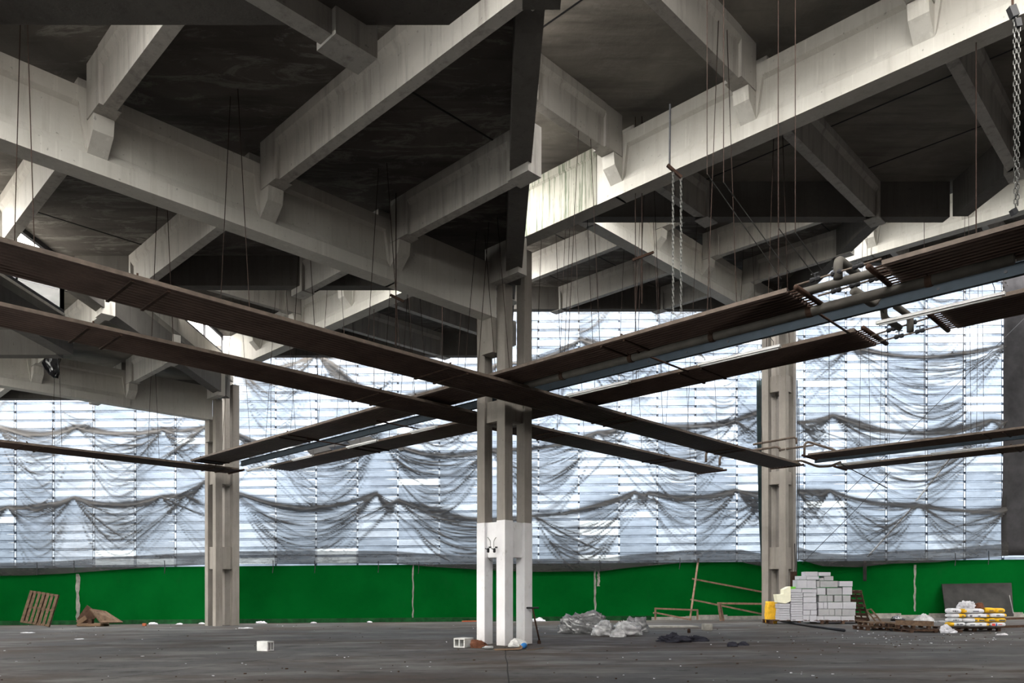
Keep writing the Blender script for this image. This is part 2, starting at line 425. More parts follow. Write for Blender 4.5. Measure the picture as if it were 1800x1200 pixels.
glazed(-27.5, -12.0, 1, 3, 10.4); glazed(-11.9, .25, 2, 5, 12.4); glazed(.30, 12.3, 3, 8, 14.4); glazed(12.4, 42, 4, 9, 16.4)
mb = MB()
for a_, b2_, z_ in ((-27.5, -12.0, 10.4), (-12.0, .28, 12.4), (.28, 12.35, 14.4), (12.35, 42, 16.4)): mb.bb(a_, b2_, YWALL, YWALL+.35, z_, 19.5 if a_ > 12 else z_+2.2)
struct(mb, 'wall_back_upper', M['plain_wall'])

# enclosing walls out of frame, so daylight only enters where the building lets it in
XW = -27.5
mb = MB(); mb.bb(XW-.3, XW, y0, y1, -1, .9); mb.bb(XW-.3, XW, y0, 20.4, 6.4, 7.2); mb.bb(XW-.3, XW, 20.4, y1, 6.4, 8.8); mb.bb(XW-.3, XW, 22, y1, .9, 6.4); mb.bb(XW-.3, XW, y0, -20, .9, 6.4)
struct(mb, 'wall_left', M['plain_wall'])
mb = MB(); pn = MB()
for k_ in range(15): mb.bb(XW-.12, XW-.02, -20+3*k_-.05, -20+3*k_+.05, .9, 6.4)
for z_ in (.9, 3.3, 5.7): mb.bb(XW-.12, XW-.02, -20, 22, z_, z_+.08)
pn.add([(XW-.07, -20, .9), (XW-.07, 22, .9), (XW-.07, 22, 6.4), (XW-.07, -20, 6.4)], [(0,1,2,3)])
w_ = struct(mb, 'window_5', M['frame_dark']); pn.build('glass_pane', M['clear_pane'], w_)
mb = MB(); mb.bb(x1, x1+.3, y0, y1, -1, 21); struct(mb, 'wall_right', M['plain_wall'])
mb = MB(); mb.bb(x0, x1, y0-.3, y0, -1, 6.8); mb.bb(C0.x, x1, y0-.3, y0, 6.8, zs(0)+.3); mb.bb(C0.x+CELL, x1, y0-.3, y0, 10.7, zs(1)+.3); struct(mb, 'wall_front', M['plain_wall'])

# ---------------------------------------------------------------- columns
def shaft_boxes(m_, cx, cy, sx, sy, z0, z1, w=.30, off=.38, mi=0):
    c = Vector((cx, cy, 0))+E1*off*sx+E2*off*sy
    m_.box((c.x, c.y, (z0+z1)/2), (w, w, z1-z0), E1, E2, UP, mi)
def column(P, tops, label, painted=False, groups=None):
    root = empty('concrete_column', (P.x, P.y, floor_z(P.x)), label, 'column', 'clustered concrete columns')
    zb = floor_z(P.x)-.02; zp = 3.27
    # tops: (near -E1-E2), (left), (right), (far)
    for (sx, sy), zt in zip(((-1,-1), (-1,1), (1,-1), (1,1)), tops):
        m_ = MB(); shaft_boxes(m_, P.x, P.y, sx, sy, zb, zt)
        sh = m_.build('shaft', M['column'], root, bevel=.015)
        if painted:
            m_ = MB(); shaft_boxes(m_, P.x, P.y, sx, sy, zb, zp+(.03 if (sx,sy)==(-1,-1) else 0), w=.312)
            tag(m_.build('painted_foot', M['paint'], root, bevel=.01), 'white painted column foot')
    for (za, zc) in ((2.33, 3.27), (5.95, 6.5), (9.9, 10.6)):
        for (ax, s_) in ((E1, -1), (E1, 1), (E2, -1), (E2, 1)):
            if za > min(tops)-.3 and (ax, s_) in ((E1, -1), (E2, 1)) : continue
            perp = E2 if ax is E1 else E1
            c = Vector((P.x, P.y, (za+zc)/2))+perp*s_*.36
            m_ = MB(); m_.box(c, (.47, .19, zc-za), ax, perp, UP)
            m_.build('batten', M['paint'] if painted and za < 3 else M['column'], root)
    return root
ZC = 8.5
cols = {}
C = C0; L = C0+E2*S; R = C0+E1*S
colC = column(C, (zr(0)-.01, zg(0)+.25, zg(1)-.01, zg(1)-.01), 'clustered concrete column with white painted foot in the middle of the hall', True)
colL = column(L, (zr(0)-.01, zg(0)+.25, zg(0)+1.6, zg(1)-.01), 'bare grey clustered concrete column near wall beside the pallet and cardboard tent')
colR = column(R, (zg(2)-.01, zg(2)-.01, zg(3)-.01, zg(3)-.01), 'bare clustered concrete column behind the yellow sack and stacked white blocks')
# seats that carry the girder ends on the left flank
def seat(P, root, z1, d, h=.92, off=.42):
    m_ = MB(); c = Vector((P.x, P.y, z1-h/2))+d*off
    m_.box(c, (.42, .42, h), E1, E2, UP)
    m_.build('girder_seat', M['column'], root)
seat(C, colC, zg(0)-.01, -E1, off=.45); seat(L, colL, zg(0)-.01, -E1, off=.45)

# ---------------------------------------------------------------- girders
def girder(P0, d, n, label, L_=S-1.0, start=.52, solid0=None, extra=None, mat=None, solid1=3.2):
    nrm = UP.cross(d).normalized(); z = zg(n)
    root = empty('roof_girder', (P0.x+d.x*start, P0.y+d.y*start, z), label, 'roof girder', 'precast roof girders')
    a = Vector((P0.x, P0.y, z))+d*start
    hw = .21
    prof = [(-hw,0),(hw,0),(hw,.28),(.125,.45),(.125,1.06),(hw,1.12),(hw,1.38),(-hw,1.38),(-hw,1.12),(-.125,1.06),(-.125,.45),(-hw,.28)]
    m_ = MB(); s0 = (KPOS[0]-start) if solid0 is None else solid0
    s1 = S-start-KPOS[-1]
    Lx = S-2*start
    m_.prism(prof, a+d*(s0-.05), nrm, d, Lx-s0-solid1+.1)
    cap = [(-hw,0),(hw,0),(hw,1.38),(-hw,1.38)]
    m_.prism(cap, a, nrm, d, s0); m_.prism(cap, a+d*(Lx-solid1), nrm, d, solid1)
    for kp in KPOS:
        t = kp-start
        # stiffener with splayed cheeks
        for (w0, w1) in ((.30, .17),):
            pa = a+d*t
            vs = []
            for zz, ww in ((.28, .17), (1.16, .30)):
                for (uu, tt) in ((-hw+.002,-ww),(-hw+.002,ww),(hw-.002,ww),(hw-.002,-ww)):
                    vs.append(pa+nrm*uu+d*tt+UP*zz)
            m_.hexa(vs)
    g = m_.build('girder_body', mat or M['girder'], root)
    for kp in KPOS:
        for sd in (-1, 1):
            pa = a+d*(kp-start-.165)
            m_ = MB(); n2 = nrm*sd
            poly = [(hw-.01,.28),(hw+.30,.56),(hw+.34,RIB_UP-.01),(hw-.01,RIB_UP-.01)]
            if sd < 0: poly = poly[::-1]
            vs = []
            m_.prism(poly, pa, n2, d, .33)
            m_.build('corbel', mat or M['girder'], root)
    return root
girder(C, -E1, 0, 'pale concrete girder sloping from upper left to the central column, lowest of its bay')
girder(C, -E2, 1, 'brightly lit concrete girder running up to the right from the central column', mat=M['girder'])
girder(C, E2, 1, 'sunlit concrete girder between the central column and the column beside the pallet')
girder(C, E1, 2, 'high concrete girder between the central column and the column behind the blocks')
girder(L, -E1, 0, 'shaded concrete girder reaching the column near the pallet from the left')
girder(R, -E2, 3, 'highest lit concrete girder, behind the ribbed heating panels at the right')
# water-stained end of the lit girder: a thin skin of the same section with green streaks
nr = -E1
m_ = MB(); p0 = Vector((C.x, C.y, zg(1)))-E2*.53
m_.prism([(.212,.002),(.224,.002),(.224,1.14),(.26,1.2),(.26,1.375),(.212,1.375)], p0, nr, -E2, 2.75)
g2 = [o for o in COL.objects if o.get('label', '').startswith('brightly lit concrete girder')][0]
tag(m_.build('stained_end', M['girder_stain'], g2), 'green water-stained girder end')

# ---------------------------------------------------------------- ribs, edge beams, slabs, clerestories per 12 m roof cell
ORD = ['first', 'second', 'third', 'fourth']
def rib(P, d, L_, n, label, group):
    """P on the girder centre line, d pointing away from it"""
    nrm = UP.cross(d).normalized(); z = zr(n)
    a = Vector((P.x, P.y, z))+d*.235
    root = empty('roof_rib', a, label, 'roof rib', group)
    m_ = MB(); e = .62; Lb = L_-.235
    blk = [(-.18,.0),(.18,.0),(.18,RIB_H),(-.18,RIB_H)]
    m_.prism(blk, a, nrm, d, e)
    body = [(-.11,0),(.11,0),(.115,.64),(.19,.76),(.19,RIB_H),(-.19,RIB_H),(-.19,.76),(-.115,.64)]
    m_.prism(body, a+d*e, nrm, d, max(.05, Lb-e-.55))
    m_.prism([(-.19,-.03),(.19,-.03),(.19,RIB_H),(-.19,RIB_H)], a+d*(Lb-.55), nrm, d, .55)
    m_.build('rib_body', M['rib'], root)
    return root
def cell(ix, iy, name, sides=(-1, 1), ribs=True, slabmat=None, ks=(0,1,2,3), cornerk=True):
    n = ix+iy
    xa = C0.x+(ix-1)*CELL; xb = xa+CELL; ya = C0.y+(iy-1)*CELL; yb = ya+CELL
    even = (ix+iy) % 2 == 0
    # girder diagonal: even cells lower-left..upper-right (E1), odd cells lower-right..upper-left (E2)
    # slab
    mb = MB(); z = zs(n)
    mb.bb(xa-.05, xb+.43, ya-.05, yb+.2, z, z+SLAB_T)
    struct(mb, 'ceiling', slabmat or M['slab'])
    if iy >= 0: slab_joints(n, xa, xb, ya, yb, even)
    return n, xa, xb, ya, yb, even, z
def cell_ribs(Pc, d, n, gname, ks, sides, xa, xb, ya, yb, grp, labels):
    """Pc column point, d direction of girder away from it"""
    nrm = UP.cross(d).normalized()
    for k in ks:
        P = Vector((Pc.x, Pc.y, 0))+d*KPOS[k]
        for sd in sides:
            v = nrm*sd
            # distance to the cell border
            ts = []
            if v.x > 0: ts.append((xb+.50-P.x)/v.x)
            else: ts.append((xa+.10-P.x)/v.x)
            if v.y > 0: ts.append((yb+.24-P.y)/v.y)
            else: ts.append((ya+.10-P.y)/v.y)
            Lr = min(ts)
            lab = labels.get((k, sd)) or ('dark concrete roof rib on the %s corbel of %s' % (ORD[k], gname))
            rib(P, v, Lr, n, lab, grp)
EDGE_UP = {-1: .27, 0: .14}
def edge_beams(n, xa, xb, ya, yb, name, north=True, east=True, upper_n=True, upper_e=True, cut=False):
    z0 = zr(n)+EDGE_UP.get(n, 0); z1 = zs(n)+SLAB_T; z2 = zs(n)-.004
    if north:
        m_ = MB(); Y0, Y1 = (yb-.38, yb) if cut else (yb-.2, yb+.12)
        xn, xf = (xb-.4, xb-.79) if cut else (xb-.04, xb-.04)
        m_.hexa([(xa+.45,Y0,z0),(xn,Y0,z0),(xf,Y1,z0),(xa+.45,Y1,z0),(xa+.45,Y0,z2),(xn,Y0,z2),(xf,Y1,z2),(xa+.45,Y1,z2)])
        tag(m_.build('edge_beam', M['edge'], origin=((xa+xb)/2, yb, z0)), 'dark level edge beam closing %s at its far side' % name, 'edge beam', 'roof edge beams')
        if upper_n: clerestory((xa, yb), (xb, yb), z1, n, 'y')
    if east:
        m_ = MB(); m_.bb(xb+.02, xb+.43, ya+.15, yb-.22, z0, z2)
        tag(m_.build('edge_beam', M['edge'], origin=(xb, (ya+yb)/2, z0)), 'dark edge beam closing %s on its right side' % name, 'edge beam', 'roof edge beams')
        if upper_e: clerestory((xb, ya), (xb, yb), z1, n, 'x')
WCOUNT = [6]
def clerestory(a, b_, z1, n, ax):
    """glazed strip standing on the lower roof, under the next roof up"""
    ztop = zs(n+1)
    if ax == 'x':
        us = .95 if abs(b_[1]-C0.y-CELL) < .1 and a[0] < -5 else .3
        up = MB(); up.bb(a[0]-.08, a[0]+.08, a[1], b_[1], z1, z1+us); struct(up, 'wall_upstand', M['rib']); z1 += us
    fr = MB(); pn = MB(); N_ = 6
    for i in range(N_+1):
        t = i/N_; x = a[0]+(b_[0]-a[0])*t; y = a[1]+(b_[1]-a[1])*t
        fr.bb(x-.04, x+.04, y-.04, y+.04, z1, ztop)
    if ax == 'y':
        fr.bb(a[0], b_[0], a[1]-.05, a[1]+.05, z1, z1+.1); fr.bb(a[0], b_[0], a[1]-.05, a[1]+.05, ztop-.12, ztop)
        pn.add([(a[0], a[1], z1), (b_[0], a[1], z1), (b_[0], a[1], ztop), (a[0], a[1], ztop)], [(0,1,2,3)])
    else:
        fr.bb(a[0]-.05, a[0]+.05, a[1], b_[1], z1, z1+.1); fr.bb(a[0]-.05, a[0]+.05, a[1], b_[1], ztop-.12, ztop)
        pn.add([(a[0], a[1], z1), (a[0], b_[1], z1), (a[0], b_[1], ztop), (a[0], a[1], ztop)], [(0,1,2,3)])
    w = struct(fr, 'window_%d' % WCOUNT[0], M['frame_dark']); WCOUNT[0] += 1
    pn.build('glass_pane', M['clear_pane'], w)

TRIM = [20]
def slab_joints(n, xa, xb, ya, yb, even):
    d = E1 if even else E2; nn = UP.cross(d).normalized(); c0 = Vector(((xa+xb)/2, (ya+yb)/2, 0))
    for off in (-6.1, -3.6, 3.6, 6.1):
        p = c0+nn*off; t0, t1 = -99, 99
        for q, dd, lo, hi in ((p.x, d.x, xa+.1, xb-.1), (p.y, d.y, ya+.1, yb-.1)):
            a_, b2_ = sorted(((lo-q)/dd, (hi-q)/dd)); t0 = max(t0, a_); t1 = min(t1, b2_)
        if t1-t0 < 1: continue
        m_ = MB(); A_ = p+d*t0; B_ = p+d*t1; A_.z = B_.z = zs(n)-.004; m_.bar(A_, B_, .035, .012)
        struct(m_, 'trim_%d' % TRIM[0], M['black']); TRIM[0] += 1
info = {}
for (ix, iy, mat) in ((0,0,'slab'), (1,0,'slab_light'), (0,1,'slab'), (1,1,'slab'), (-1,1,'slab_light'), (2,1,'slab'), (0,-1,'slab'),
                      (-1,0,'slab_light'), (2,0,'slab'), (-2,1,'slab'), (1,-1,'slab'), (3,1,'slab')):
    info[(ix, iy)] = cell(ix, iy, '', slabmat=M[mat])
def bnd(ix, iy): n, xa, xb, ya, yb, ev, z = info[(ix, iy)]; return xa, xb, ya, yb
GA = 'ribs of the bay left of the central column'
cell_ribs(C, -E1, 0, '', (0,1,2,3), (-1, 1), *bnd(0,0), GA, {
    (0, 1): 'short grey concrete rib on the corbel next to the central column, camera side',
    (0,-1): 'grey concrete rib hidden half behind the pale girder, nearest the central column',
    (1, 1): 'long streaked concrete rib rising from the middle corbel of the pale left girder',
    (1,-1): 'pale concrete rib beyond the pale left girder, above the big heating panel',
    (2, 1): 'bright concrete rib over the far left corbel of the pale girder',
    (2,-1): 'whitish concrete rib at the left edge beyond the pale girder',
    (3, 1): 'concrete rib nearest the camera on the pale left girder',
    (3,-1): 'concrete rib at the outer end of the pale left girder, far side'})
GB = 'ribs of the bay right of the central column'
cell_ribs(C, -E2, 1, '', (0,1,2,3), (-1, 1), *bnd(1,0), GB, {
    (0,-1): 'stained concrete rib above the green-streaked end of the lit girder',
    (0, 1): 'very dark rib under the lit girder, closest to the central column',
    (1,-1): 'weathered concrete rib at top centre meeting the second corbel of the lit girder',
    (1, 1): 'dark concrete rib crossing the black soffit to the long heating panel',
    (2,-1): 'concrete rib at the top edge over the third corbel of the lit girder',
    (2, 1): 'dark concrete rib at far right behind the hoist chain',
    (3,-1): 'concrete rib at the outermost corbel of the lit girder, camera side',
    (3, 1): 'concrete rib at the outermost corbel of the lit girder, far side'})
GC = 'ribs of the far left bay'
cell_ribs(C, E2, 1, '', (0,1,2,3), (-1, 1), *bnd(0,1), GC, {
    (0, 1): 'rib beyond the left bay on the sunlit girder corbel nearest the central column',
    (0,-1): 'dark rib behind the sunlit girder, seen just left of the central column',
    (1, 1): 'rib on the second corbel of the sunlit girder, above the heating panels',
    (1,-1): 'dark rib behind the sunlit girder at its second corbel',
    (2, 1): 'rib on the third corbel of the sunlit girder above the left heating panels',
    (2,-1): 'dark rib behind the sunlit girder at its third corbel',
    (3, 1): 'rib on the last corbel of the sunlit girder by the left column',
    (3,-1): 'dark rib behind the sunlit girder at its last corbel'})
GD = 'ribs of the far right bay'
cell_ribs(C, E1, 2, '', (0,1,2,3), (-1, 1), *bnd(1,1), GD, {
    (0,-1): 'pale rib end on the high girder corbel nearest the central column',
    (0, 1): 'broad pale rib just right of the central column, upper of the two',
    (1,-1): 'pale rib on the second corbel of the high girder',
    (1, 1): 'broad pale rib right of the central column, lower of the two',
    (2,-1): 'pale rib on the third corbel of the high girder',
    (2, 1): 'dim rib under the high girder, lowest above the tarpaulin wall',
    (3,-1): 'rib on the last corbel of the high girder above the insulated pipes',
    (3, 1): 'dim rib behind the high girder at its last corbel'})
GE = 'ribs of the outer left bay'
cell_ribs(L, -E1, 0, '', (0,1,2,3), (-1, 1), *bnd(-1,1), GE, {
    (0, 1): 'streaked rib on the shaded girder corbel nearest the left column',
    (0,-1): 'short rib end under the shaded girder against the tarpaulin',
    (1, 1): 'rib on the second corbel of the shaded girder beside the torn black plastic',
    (1,-1): 'rib beyond the shaded girder at its second corbel',
    (2, 1): 'rib on the third corbel of the shaded girder', (2,-1): 'rib beyond the shaded girder at its third corbel',
    (3, 1): 'rib on the last corbel of the shaded girder', (3,-1): 'rib beyond the shaded girder at its last corbel'})
GF = 'ribs of the highest bay'
cell_ribs(R, -E2, 3, '', (0,1,2), (-1, 1), *bnd(2,1), GF, {
    (0,-1): 'rib end on the highest girder corbel behind the pipe loops',
    (0, 1): 'rib beyond the highest girder at its first corbel',
    (1,-1): 'rib end on the highest girder corbel above the ribbed heating panel',
    (1, 1): 'rib beyond the highest girder at its second corbel',
    (2,-1): 'rib on the third corbel of the highest girder', (2, 1): 'rib beyond the highest girder at its third corbel'})
# the near low bay: its ribs end under the level beam at the top of the view
A = C0-E1*S
cell_ribs(A, -E2, -1, '', (0,1,2), (-1, 1), *bnd(0,-1), 'ribs of the low near bay', {
    (0, 1): 'black near rib at the outer corner of the low bay', (1, 1): 'black near rib ending at top centre with a pale lower edge',
    (2, 1): 'black near rib beside the top centre opening'})
# short corner ribs that lie on the column heads
def corner_rib(P, n, d, back, fwd, off, label, grp):
    nrm = UP.cross(d).normalized(); z = zr(n)
    a = Vector((P.x, P.y, z))+off-d*back
    m_ = MB(); m_.prism([(-.16,0),(.16,0),(.16,RIB_H),(-.16,RIB_H)], a, nrm, d, back+fwd)
    tag(m_.build('corner_rib', M['rib'], origin=a), label, 'roof rib', grp)
corner_rib(C, 0, -E2, -.02, 1.22, -E1*.60, 'short corner rib resting on the head of the central column', GA)
corner_rib(L, 0, -E2, -.02, 1.22, -E1*.60, 'short corner rib resting on the head of the left column', GE)

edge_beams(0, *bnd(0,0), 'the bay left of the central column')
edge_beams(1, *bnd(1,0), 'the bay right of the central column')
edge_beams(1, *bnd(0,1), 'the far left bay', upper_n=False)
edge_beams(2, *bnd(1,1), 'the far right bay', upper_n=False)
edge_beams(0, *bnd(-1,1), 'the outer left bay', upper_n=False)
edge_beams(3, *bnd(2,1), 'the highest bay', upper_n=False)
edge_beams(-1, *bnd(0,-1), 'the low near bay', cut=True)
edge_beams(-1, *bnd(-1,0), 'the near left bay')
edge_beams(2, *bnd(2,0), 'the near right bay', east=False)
# roofs beyond the frame: plain slabs closing the hall, one low roof over the camera side
mb = MB()
mb.bb(x0, C0.x-CELL*2, y0, C0.y, zs(-2)+.4, zs(-2)+.7)
struct(mb, 'ceiling', M['slab'])
mb = MB(); mb.bb(x0, C0.x, y0, C0.y-2*CELL, zs(-2), zs(-2)+.3); mb.bb(C0.x-CELL, C0.x, C0.y-2*CELL-.3, C0.y-2*CELL, zs(-2), zs(-1)); mb.bb(C0.x, C0.x+CELL, y0, C0.y-2*CELL, zs(0), zs(0)+.3); mb.bb(C0.x+CELL, x1, y0, C0.y-2*CELL, zs(1), zs(1)+.3); struct(mb, 'ceiling', M['slab'])
mb = MB(); mb.bb(C0.x-2*CELL, C0.x-CELL, C0.y-2*CELL, C0.y-CELL, zs(-2), zs(-2)+.3); struct(mb, 'ceiling', M['slab'])
mb = MB(); mb.bb(C0.x+CELL, x1, C0.y-2*CELL, C0.y-CELL, zs(1), zs(1)+.3); struct(mb, 'ceiling', M['slab'])
mb = MB(); mb.bb(C0.x+2*CELL, x1, C0.y-CELL, C0.y, zs(3), zs(3)+.3); struct(mb, 'ceiling', M['slab'])
# ---------------------------------------------------------------- services under the roof
def on1(px, c):                 # plan point on the line Y-X=c seen at column px
    xr = (px-CX)/F; Y = c/(1-xr); return Vector((xr*Y, Y, 0))
def on2(px, c):                 # plan point on the line X+Y=c
    xr = (px-CX)/F; Y = c/(1+xr); return Vector((xr*Y, Y, 0))
def p2(px, py, c):
    v = on2(px, c); v.z = EYE+(HY-py)*v.y/F; return v
def roof_z(x, y):
    ix = math.floor((x-C0.x)/CELL)+1; iy = math.floor((y-C0.y)/CELL)+1
    n = ix+iy
    return zs(max(-1, min(3, n)))+.01 if (ix, iy) in info else None

def heating_panel(p_near, q_near, out, z, label, group, seglen=6.6, headers=(True, True), phase=1.2, wires=True, width=1.22):
    """flat radiant panel: p..q is its near edge, out points across it"""
    a = Vector((p_near.x, p_near.y, z)); b_ = Vector((q_near.x, q_near.y, z)); d = (b_-a); L_ = d.length; d.normalize(); out = Vector(out)
    root = empty('radiant_heating_panel', a, label, 'heating panel', group)
    m_ = MB(); m_.box(a+d*L_/2+out*width/2+UP*.055, (L_, width, .02), d, out, UP); m_.build('panel_sheet', M['rad_dark'], root)
    nt_ = 10
    for i in range(nt_):
        m_ = MB(); c = a+out*(.07+(width-.14)*i/(nt_-1))+UP*.018
        m_.tube([c, c+d*L_], .029, 8); m_.build('heating_tube', M['rad'], root, smooth=True)
    for o_ in (0, width):
        m_ = MB(); m_.box(a+d*L_/2+out*o_+UP*.04, (L_, .02, .07), d, out, UP)
        tag(m_.build('edge_strip', M['rad_edge'], root), 'edge strip in a paler highlight colour')
    # joints between lengths: rusty clamps and crossing bars
    t = seglen*.55
    while t < L_-.5:
        m_ = MB(); c = a+d*t
        for dt in (-.28, .28): m_.bar(c+d*dt-UP*.022+out*.02, c+d*dt-UP*.022+out*(width-.02), .05, .03)
        m_.bar(c-d*.2+UP*.12+out*.05, c+d*.2+UP*.12+out*(width-.05), .03, .03)
        m_.build('joint_clamp', M['clamp'], root); t += seglen
    for flag, tt, sg in ((headers[0], 0, -1), (headers[1], L_, 1)):
        if flag:
            m_ = MB(); c = a+d*(tt+sg*.18)+UP*.02
            m_.tube([c-out*.06, c+out*(width+.06)], .045, 10)
            for i in range(nt_):
                e = a+out*(.07+(width-.14)*i/(nt_-1))+d*tt+UP*.018; m_.tube([e, e+d*sg*.18], .016, 5)
            m_.build('header_pipe', M['rust'], root, smooth=True)
    if wires:
        t = phase
        while t < L_:
            c = a+d*t; top = c+out*width/2; rz = roof_z(top.x, top.y)
            if rz:
                for o_ in (.03, width-.03):
                    m_ = MB(); lo = c+out*o_+UP*.09; hi = Vector((top.x+(out.x*(o_-width/2))*.25, top.y+(out.y*(o_-width/2))*.25, rz-.03))
                    m_.tube([lo, hi], .0075, 5); m_.build('hanger_wire', M['wire'], root)
            t += 3.3
    return root
G1n = 'heating panels running away to the right'; G2n = 'heating panels running away to the left'
PZ1, PZ2 = 6.33, 6.52
heating_panel(on1(-260, 17.36), on1(1407, 17.36), E2, PZ1, 'long brown ribbed heating panel crossing in front of the central column', G1n, headers=(False, True), phase=2.0)
heating_panel(on1(-260, 21.38), on1(1271, 21.38), E2, PZ1+.02, 'second brown heating panel passing just behind the central column', G1n, headers=(False, True), phase=1.6)
heating_panel(on1(-180, 41.0), on1(420, 41.0), E2, PZ1, 'thin-looking brown heating panel in front of the column by the pallet', G1n, headers=(False, True))
heating_panel(on2(1383, 17.70), on2(335, 17.70), E1, PZ2, 'long brown heating panel rising right from the left column to the pipe loops', G2n, headers=(True, False), phase=1.5)
heating_panel(on2(1980, 17.70), on2(1550, 17.70), E1, PZ2, 'nearest heating panel with wide ribs at the right edge, past the pipe loops', G2n, headers=(False, True), phase=.9)
heating_panel(on2(1502, 21.75), on2(465, 21.75), E1, PZ2, 'lower brown heating panel ending below the pipe loops', G2n, headers=(True, False), phase=1.8)
heating_panel(on2(2050, 21.75), on2(1652, 21.75), E1, PZ2, 'brown heating panel over the right edge, below the blue-grey beam', G2n, headers=(False, True), phase=1.4)
heating_panel(on2(2000, 41.0), on2(1420, 41.0), E1, PZ2+.1, 'upper of the two distant heating panels right of the far column', G2n, headers=(False, True))
heating_panel(on2(2000, 45.1), on2(1475, 45.1), E1, PZ2, 'lower of the two distant heating panels right of the far column', G2n, headers=(False, True))

# blue-grey perforated trunking beam with tube lights
def trunk(pa, pb, c, z, label):
    a = on2(pa, c); b_ = on2(pb, c); a.z = b_.z = z
    root = empty('trunking_beam', a, label, 'trunking beam')
    d = (b_-a); L_ = d.length; d.normalize(); n = UP.cross(d).normalized()
    m_ = MB(); m_.bar((a+b_)/2-d*L_/2, b_, .03, .20)
    m_.bar(a+UP*.1, b_+UP*.1, .10, .015); m_.bar(a-UP*.1, b_-UP*.1, .10, .015)
    m_.build('beam_profile', M['blue_steel'], root)
    k = 0; t = .6
    while t < L_ and k < 60:
        m_ = MB(); m_.lathe(a+d*t-(n*.02 if n.dot(E1) > 0 else -n*.02)-UP*.0, [(.026, -.004), (.026, .004)], 10, ax=n)
        m_.build('bolt_hole', M['black'], root); t += .98; k += 1
    t = 2.0
    while t < L_:
        p_ = a+d*t; rz = roof_z(p_.x, p_.y)
        if rz and not (abs(p_.x-C0.x) < 1 and abs(p_.y-C0.y) < 1):
            m_ = MB(); m_.tube([p_+UP*.1, Vector((p_.x, p_.y, rz-.03))], .010, 5); m_.build('hanger_wire', M['wire'], root)
        t += 3.4
    return root
trunk(1990, 424, 20.69, 6.68, 'blue-grey perforated steel beam running through the central column between heating panels')
trunk(1960, 1432, 43.2, 6.66, 'distant blue-grey beam between the two heating panels right of the far column')
def tube_light(pa, pb, c, za, label, w=.09):
    a = on2(pa, c); b_ = on2(pb, c); a.z = b_.z = za
    root = empty('fluorescent_fixture', a, label, 'fluorescent light', 'tube lights under the blue-grey beam')
    m_ = MB(); m_.bar(a, b_, w, .05); m_.build('housing', M['white_metal'], root)
    d = (b_-a).normalized(); m_ = MB(); m_.tube([a+d*.05-UP*.045, b_-d*.05-UP*.045], .018, 8); m_.build('tube', M['white_metal'], root, smooth=True)
    m_ = MB(); e = UP*.12
    for q in (a+d*.15, b_-d*.15): m_.tube([q+UP*.02, q+e, q+e-E1*.18+UP*.06], .006, 5)
    m_.build('bracket', M['black'], root)
LZ = 6.40
for pa, pb, lab in ((1767, 1540, 'white tube light under the blue-grey beam, nearest the right edge'),
                    (1372, 1228, 'white tube light in front of the column behind the white blocks'),
                    (1107, 998, 'white tube light just right of the central column'),
                    (767, 722, 'white tube light left of the central column'),
                    (663, 610, 'white tube light in front of the mesh wall, third from the left column'),
                    (550, 514, 'white tube light in front of the mesh wall, second from the left column'),
                    (474, 434, 'white tube light nearest the left column')):
    tube_light(pa, pb, 20.95, LZ, lab)
tube_light(1733, 1636, 43.4, 6.42, 'distant white tube light between the far right heating panels')
tube_light(1548, 1470, 43.4, 6.42, 'distant white tube light close to the far column')

# insulated pipes and expansion loops
def pipe(name, pts, r, mat, label, cat='pipe', group=None, seg=12, parts=None):
    m_ = MB(); m_.tube(pts, r, seg); o = m_.build(name, M[mat], smooth=True, origin=pts[0]); return tag(o, label, cat, group)
def rounded(pts, r=.12, n=4):
    out = [Vector(pts[0])]
    for i in range(1, len(pts)-1):
        p = Vector(pts[i]); u = (Vector(pts[i-1])-p); v = (Vector(pts[i+1])-p)
        a = p+u.normalized()*min(r, u.length*.45); b_ = p+v.normalized()*min(r, v.length*.45)
        for k in range(n+1):
            t = k/n; out.append(a*(1-t)**2+p*2*t*(1-t)+b_*t*t)
    out.append(Vector(pts[-1])); return out
a = on2(925, 19.12); b_ = on2(1783, 19.12); a.z = b_.z = 6.46
d_main = pipe('insulated_pipe', [a, b_], .088, 'duct', 'long grey insulated pipe along the lower edge of the nearer heating panel')
dd = (a-b_).normalized()
for k in range(5):
    c = a.lerp(b_, (k+.6)/5.2); m_ = MB(); m_.lathe(c, [(.1, -.05), (.105, 0), (.1, .05)], 12, ax=dd)
    m_.tube([c, Vector((c.x, c.y, 6.56))-E1*.2], .01, 5); m_.build('pipe_clip', M['clamp'], d_main)
a = on2(1405, 18.35); b_ = on2(1565, 18.35); a.z = b_.z = 6.62
pipe('insulated_pipe', [a, b_], .075, 'duct', 'short grey pipe joining the two panel lengths at the pipe loops')
q = p2(1473, 490, 17.95); t_ = Vector((q.x, q.y, p2(1473, 455, 17.95).z))
pipe('pipe_loop', rounded([q, t_, t_+E1*.95], .12), .072, 'duct', 'grey insulated pipe elbow rising above the heating panels', group='grey pipe loops')
pipe('pipe_loop', rounded([p2(1500,510,19.3), p2(1535,534,20.0), p2(1547,514,20.1)], .06), .075, 'duct', 'grey V-shaped pipe hanging across the blue-grey beam', group='grey pipe loops')
pipe('pipe_loop', rounded([p2(1553,540,20.95), p2(1554,558,20.95), p2(1581,576,21.9)], .10), .060, 'duct', 'grey pipe offset below the beam, its end open', group='grey pipe loops')
pipe('pipe_loop', rounded([p2(1575,538,20.95), p2(1600,556,21.8), p2(1600,583,21.8)], .10), .060, 'duct', 'grey pipe bending down to the thin valves below the beam', group='grey pipe loops')
